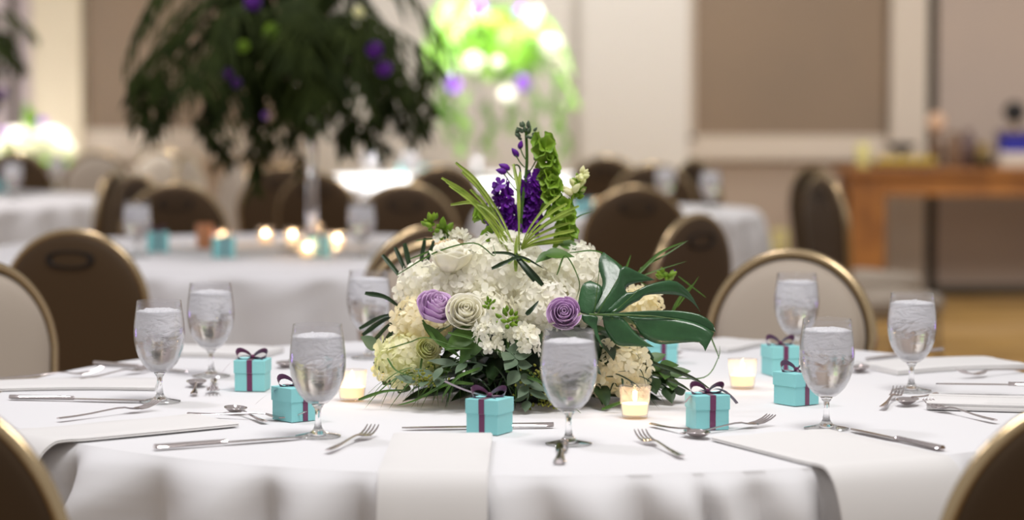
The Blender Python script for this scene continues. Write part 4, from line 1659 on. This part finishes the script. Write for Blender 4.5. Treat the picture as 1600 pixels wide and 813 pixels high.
def tall(center, core_px, d, spread, droop, nf, dark, label, flowers, seed, hang=(), stand_px=None, up=0.5):
    """palm fronds arching out of a clear stand"""
    rr = random.Random(seed)
    root = empty('tall_arrangement', (center.x, center.y, TABLE_Z), 0, label, 'flower arrangement', 'tall flower arrangements on clear stands')
    cc = C(core_px[0], core_px[1], d)
    sx = cc.x if stand_px is None else wx(stand_px, d)
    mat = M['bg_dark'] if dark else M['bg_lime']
    H = cc.z - 0.1
    zt = TABLE_Z
    MB().lathe([(0, 0), (0.10, 0), (0.102, 0.008), (0.03, 0.016), (0.019, 0.05), (0.016, 0.25), (0.018, H - zt - .08), (0.05, H - zt - 0.02), (0.09, H - zt), (0.085, H - zt + .004), (0.0, H - zt - .03)], 28,
               (sx, center.y, zt)).build('clear_stand', M['acrylic'], root)
    MB().lathe([(0, -.09), (0.10, -.06), (0.13, 0.0), (0.10, 0.07), (0.0, 0.10)], 16, (cc.x, center.y, cc.z)).build('floral_foam', M['bg_dark'], root)
    for i in range(nf):
        q = 2 * pi * i / nf + rr.uniform(-.2, .2)
        e = rr.uniform(-.3, 1.0)
        L = spread * rr.uniform(.65, 1.08)
        p0 = cc + Vector((cos(q) * .05, sin(q) * .05, rr.uniform(-.05, .08)))
        p1 = p0 + Vector((cos(q) * L * .6, sin(q) * L * .6, (up * max(e, 0)) * L + .04))
        p2 = p0 + Vector((cos(q) * L, sin(q) * L, -droop * rr.uniform(.3, 1.0) * (1 - .5 * max(e, 0))))
        path = bez(p0, p1, p2, 16)
        mb = MB()
        mb.tube(path, 0.003, 4)
        for k in range(3, 17):
            t = k / 16
            tan = (path[k] - path[k - 1]).normalized()
            sd = tan.cross(Vector((0, 0, 1)))
            sd.normalize()
            for s in (-1, 1):
                ll = 0.16 * sin(pi * (0.15 + .75 * t)) * rr.uniform(.8, 1.15)
                b = path[k] + sd * s * ll * rr.uniform(.3, .8) + tan * ll * rr.uniform(.2, .7) + Vector((0, 0, -ll * rr.uniform(.4, .9)))
                mb.ribbon(bez(path[k], (path[k] + b) / 2 + Vector((0, 0, .02)), b, 4), .013, (0, -.5, 1), cols=1, taper=lambda t: 1 - .8 * t ** 2 + .0)
        mb.build('palm_frond', mat, root)
    for i, (hx, hy0, hy1) in enumerate(hang):
        dy = rr.uniform(-.25, .2)
        top = C(hx, hy0, d + dy)
        L = top.z - C(hx, hy1, d + dy).z
        mb = MB()
        path = [top + Vector((.02 * sin(j * .7 + i), 0, -L * j / 14)) for j in range(15)]
        mb.tube(path, 0.003, 4)
        for j in range(1, 15):
            for s in range(4):
                g = rr.uniform(0, 2 * pi)
                e = path[j] + Vector((cos(g) * .035, sin(g) * .035, -rr.uniform(.02, .07)))
                leaf(mb, path[j], e, .016, (cos(g), sin(g) - .5, .6), .1, n=4)
        mb.build('hanging_greenery', mat, root)
    # leafy heart
    mb = MB()
    for i in range(150 if dark else 90):
        n = Vector((rr.gauss(0, 1), rr.gauss(0, 1), rr.gauss(0, .9))).normalized()
        p = cc + Vector((n.x * spread * .30, n.y * spread * .3, n.z * spread * .24))
        leaf(mb, p, p + (n + Vector((0, 0, rr.uniform(-.6, .3)))).normalized() * spread * .34, spread * .10, (n.x, n.y - .4, n.z + .5), .1, n=5)
    o = mb.build('leaf_cluster', mat, root)
    o['kind'] = 'stuff'
    for (fx, fy, fr, fm, lab, dd) in flowers:
        c = C(fx, fy, d - dd)
        r = fr * d / F
        mb = MB()
        for i in range(26):
            n = Vector((rr.gauss(0, 1), rr.gauss(0, 1), rr.gauss(0, 1))).normalized()
            floret(mb, c + n * r * .75, n, r * .45, 5, .3, rr)
        ob = mb.build('flower_bloom', M[fm], root)
        ob['label'] = lab
    return root


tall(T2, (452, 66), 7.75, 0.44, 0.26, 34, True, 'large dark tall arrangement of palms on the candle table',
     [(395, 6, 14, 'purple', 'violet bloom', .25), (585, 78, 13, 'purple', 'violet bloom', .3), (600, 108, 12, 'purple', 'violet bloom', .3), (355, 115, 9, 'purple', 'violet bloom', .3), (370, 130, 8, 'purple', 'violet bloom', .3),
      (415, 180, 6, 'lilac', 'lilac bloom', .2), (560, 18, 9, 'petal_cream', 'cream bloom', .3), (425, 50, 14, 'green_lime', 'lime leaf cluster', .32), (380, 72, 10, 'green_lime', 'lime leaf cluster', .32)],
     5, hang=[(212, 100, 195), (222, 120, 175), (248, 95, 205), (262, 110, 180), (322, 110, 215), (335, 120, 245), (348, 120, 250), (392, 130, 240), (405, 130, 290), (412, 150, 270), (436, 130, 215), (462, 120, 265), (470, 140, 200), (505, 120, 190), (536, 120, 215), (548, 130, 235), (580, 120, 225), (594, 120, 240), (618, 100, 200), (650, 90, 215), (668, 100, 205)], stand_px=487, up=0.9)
tall(T5, (770, 62), 13.25, 0.36, 0.30, 26, False, 'bright green tall arrangement with white and violet blooms on the far table',
     [(742, 97, 15, 'petal_white', 'white bloom', .3), (778, 98, 10, 'petal_white', 'white bloom', .3), (832, 25, 16, 'petal_white', 'white bloom', .3), (862, 72, 17, 'petal_white', 'white bloom', .3), (872, 98, 12, 'petal_white', 'white bloom', .3), (793, 148, 14, 'petal_white', 'white bloom', .3),
      (708, 130, 13, 'lilac', 'violet bloom', .3), (817, 130, 13, 'lilac', 'violet bloom', .3), (748, 14, 13, 'lilac', 'violet bloom', .3), (812, 20, 11, 'lilac', 'violet bloom', .3)],
     9, hang=[(690, 120, 190), (705, 130, 215), (725, 140, 235), (765, 150, 230), (800, 150, 200), (835, 130, 215), (868, 110, 200), (880, 150, 240)], stand_px=745, up=0.8)
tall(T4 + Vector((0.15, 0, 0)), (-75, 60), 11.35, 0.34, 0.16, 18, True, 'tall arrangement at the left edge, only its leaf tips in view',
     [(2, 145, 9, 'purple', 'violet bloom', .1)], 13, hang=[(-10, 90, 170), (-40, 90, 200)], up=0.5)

# low white flowers on the far left table
low = empty('low_arrangement', (T6.x, T6.y, TABLE_Z), 0, 'low round arrangement of white blooms on the far left table', 'flower arrangement')
rr = random.Random(3)
for (x, y, r) in ((20, 222, 22), (52, 212, 24), (86, 220, 22), (36, 238, 20), (70, 240, 20), (102, 236, 16), (4, 236, 18)):
    c = C(x, y, 13.45)
    mb = MB()
    for i in range(40):
        n = Vector((rr.gauss(0, 1), rr.gauss(0, 1), rr.gauss(0, 1))).normalized()
        floret(mb, c + n * r * 13.45 / F * .8, n, r * 13.45 / F * .4, 4, .3, rr)
    mb.build('white_bloom', M['petal_white'], low)
for (x, y, r) in ((8, 208, 7), (66, 192, 8)):
    c = C(x, y, 13.4)
    mb = MB()
    for i in range(20):
        n = Vector((rr.gauss(0, 1), rr.gauss(0, 1), rr.gauss(0, 1))).normalized()
        floret(mb, c + n * r * 13.4 / F * .7, n, r * 13.4 / F * .5, 5, .3, rr)
    mb.build('violet_bloom', M['lilac'], low)
mb = MB()
leaf(mb, C(52, 212, 13.4), C(40, 158, 13.4), .07, (0, -1, .3), .05)
leaf(mb, C(44, 216, 13.4), C(62, 176, 13.4), .05, (0, -1, .3), .05)
for i in range(40):
    x = rr.uniform(-10, 115)
    leaf(mb, C(x, 248, 13.45), C(x + rr.uniform(-25, 25), 262 + rr.uniform(-8, 0), 13.3), .05, (0, -.6, 1), .05)
mb.build('leaves', M['bg_lime'], low)
MB().lathe([(0, 0), (.09, 0), (.12, .04), (.12, .07), (0, .06)], 20, (wx(52, 13.45), 13.45, TABLE_Z)).build('vase', M['bowl'], low)

# ------------------------------------------------------------------ oak buffet and what stands on it
BY = 14.35
bz = C(800, 264, BY).z
bx0, bx1 = wx(1322, BY), wx(1900, BY)
buf = empty('buffet_table', ((bx0 + bx1) / 2, BY + .3, 0), 0, 'honey oak buffet table with thick legs against the right partition', 'table')
MB().box((bx0, BY, bz - 0.045), (bx1, BY + 0.62, bz)).build('tabletop', M['wood'], buf, smooth=False, bevel=0.008)
MB().box((bx0 + .05, BY + .04, bz - 0.15), (bx1 - .05, BY + 0.58, bz - .045)).build('apron', M['wood'], buf, smooth=False)
for (x0, y0) in ((bx0 + .035, BY + .03), (bx0 + .035, BY + .47), (bx1 - .24, BY + .03), (bx1 - .24, BY + .47)):
    MB().box((x0, y0, 0), (x0 + .19, y0 + .12, bz - .045)).build('leg', M['wood'], buf, smooth=False, bevel=0.01)


def lathe_thing(name, px, prof, mat, label, cat, y=BY + .2, group=None):
    o = MB().lathe(prof, 28, (wx(px, y), y, bz)).build(name, M[mat] if isinstance(mat, str) else mat)
    return tag(o, label, cat, group)


YC = material('lemon_glaze', S(214, 204, 132), 0.4)
BR = material('brown_ceramic', S(112, 84, 62), 0.5)
GR = material('amber_fruit', S(196, 164, 60), 0.5)
BL = material('royal_blue_card', S(26, 28, 140), 0.5)
PK = material('pinkish_shade', S(206, 168, 138), 0.7)
lathe_thing('pillar_candle', 1348, [(0, 0), (.035, 0), (.038, .005), (.038, .13), (.034, .135), (0, .13)], YC, 'pale yellow pillar candle at the left end of the oak table', 'candle')
# footed bowl, two parts
fb = empty('footed_bowl', (wx(1408, BY + .36), BY + .36, bz), 0, 'dark footed bowl behind the row of golden fruit', 'bowl')
MB().lathe([(0, 0), (.05, 0), (.052, .006), (.014, .02), (.012, .085), (0, .085)], 24, (wx(1408, BY + .36), BY + .36, bz)).build('foot', M['black'], fb)
MB().lathe([(0, .085), (.04, .088), (.095, .13), (.092, .133), (.04, .098), (0, .095)], 28, (wx(1408, BY + .36), BY + .36, bz)).build('bowl', M['black'], fb)
fr = empty('fruit_tray', (wx(1412, BY + .12), BY + .12, bz), 0, 'flat dark tray holding the golden fruit', 'tray')
MB().box((wx(1372, BY), BY + .05, bz), (wx(1466, BY), BY + .20, bz + .010), 0.004).build('tray_base', BR, fr)
MB().tube([(wx(1372, BY) + .004, BY + .054, bz + .012), (wx(1466, BY) - .004, BY + .054, bz + .012), (wx(1466, BY) - .004, BY + .196, bz + .012), (wx(1372, BY) + .004, BY + .196, bz + .012)], .004, 6, closed=True).build('rim', M['black'], fr)
for i in range(9):
    c = (wx(1380, BY) + .035 * i, BY + .09 + .065 * (i % 2), bz + .011)
    k = .027
    mb = MB().lathe([(0, 0), (k * .7, k * .3), (k, k), (k * .75, k * 1.65), (k * .2, k * 1.9), (k * .08, k * 2.3), (0, k * 2.3)], 16, c)
    o = mb.build('pear', GR)
    nth = ('first', 'second', 'third', 'fourth', 'fifth', 'sixth', 'seventh', 'eighth', 'ninth')[i]
    tag(o, 'small golden pear, %s from the left on the dark tray of the oak table' % nth, 'fruit', 'golden pears on the tray')
# table lamp with a round pinkish shade
lp = empty('table_lamp', (wx(1462, BY + .35), BY + .35, bz), 0, 'small lamp with pinkish round globe beside the dark wall gap', 'lamp')
c = (wx(1462, BY + .35), BY + .35, bz)
MB().lathe([(0, 0), (.05, 0), (.05, .01), (.03, .03), (.045, .09), (.03, .15), (.012, .18), (0, .18)], 24, c).build('lamp_base', BR, lp)
MB().lathe([(0, .18), (.03, .19), (.052, .225), (.055, .25), (.045, .285), (.02, .305), (0, .31)], 24, c).build('lamp_globe', PK, lp)
lathe_thing('jar', 1490, [(0, 0), (.04, 0), (.05, .04), (.05, .13), (.03, .17), (.032, .2), (0, .2)], BR, 'brown jar right of the small lamp', 'jar')
lathe_thing('jar', 1512, [(0, 0), (.035, 0), (.055, .06), (.05, .15), (.02, .19), (.026, .21), (0, .21)], material('plum_glaze', S(96, 74, 72), .4), 'tall purplish jar in the middle of the jar row', 'jar', BY + .3)
lathe_thing('jar', 1535, [(0, 0), (.04, 0), (.045, .05), (.045, .10), (.03, .14), (0, .145)], material('olive_glaze', S(128, 104, 56), .4), 'short olive brown jar left of the blue box', 'jar')
lathe_thing('dark_bowl', 1540, [(0, 0), (.03, 0), (.05, .03), (.052, .05), (.048, .05), (.03, .012), (0, .01)], 'black', 'small black bowl in front of the jars', 'bowl', BY + .1)
# blue box on a white riser, dark ornament on top
rx, ry = wx(1584, BY + .3), BY + .3
rs = tag(MB().box((rx - .10, ry - .10, bz), (rx + .16, ry + .10, bz + .085), .006).build('riser', W_TRIM), 'pale riser block under the blue box', 'riser')
bb = empty('blue_box', (rx, ry, bz + .085), 0, 'royal blue box on the pale riser', 'box')
MB().box((rx - .085, ry - .08, bz + .085), (rx + .12, ry + .08, bz + .195)).build('box_base', BL, bb, smooth=False, bevel=.004)
MB().box((rx - .089, ry - .084, bz + .175), (rx + .124, ry + .084, bz + .205)).build('lid', material('dull_violet_card', S(62, 46, 96), .5), bb, smooth=False, bevel=.004)
orn = empty('ornament', (rx, ry, bz + .205), 0, 'dark round ornament on a gold foot on top of the blue box', 'ornament')
MB().lathe([(0, 0), (.04, 0), (.035, .012), (.012, .03), (.014, .045), (0, .045)], 20, (rx, ry, bz + .205)).build('foot', M['gold'], orn)
MB().lathe([(0, .045), (.04, .055), (.062, .09), (.064, .115), (.045, .15), (.015, .165), (0, .168)], 24, (rx, ry, bz + .205)).build('globe', M['black'], orn)

# electrical outlet low on the dado
ox, oz = wx(1219), wz(377)
ou = empty('wall_outlet', (ox, WY - .02, oz), 0, 'cream electrical outlet plate low on the taupe wall', 'outlet')
MB().box((ox - .045, WY - .028, oz - .07), (ox + .045, WY - .02, oz + .07)).build('cover_plate', YC, ou, smooth=False, bevel=.002)
for s in (-1, 1):
    MB().lathe([(0, 0), (.018, 0), (.018, .003), (0, .003)], 16, (0, 0, 0)).v
    mb = MB()
    mb.box((ox - .017, WY - .0305, oz + s * .028 - .014), (ox + .017, WY - .028, oz + s * .028 + .014))
    mb.build('socket', W_TRIM, ou, smooth=False)
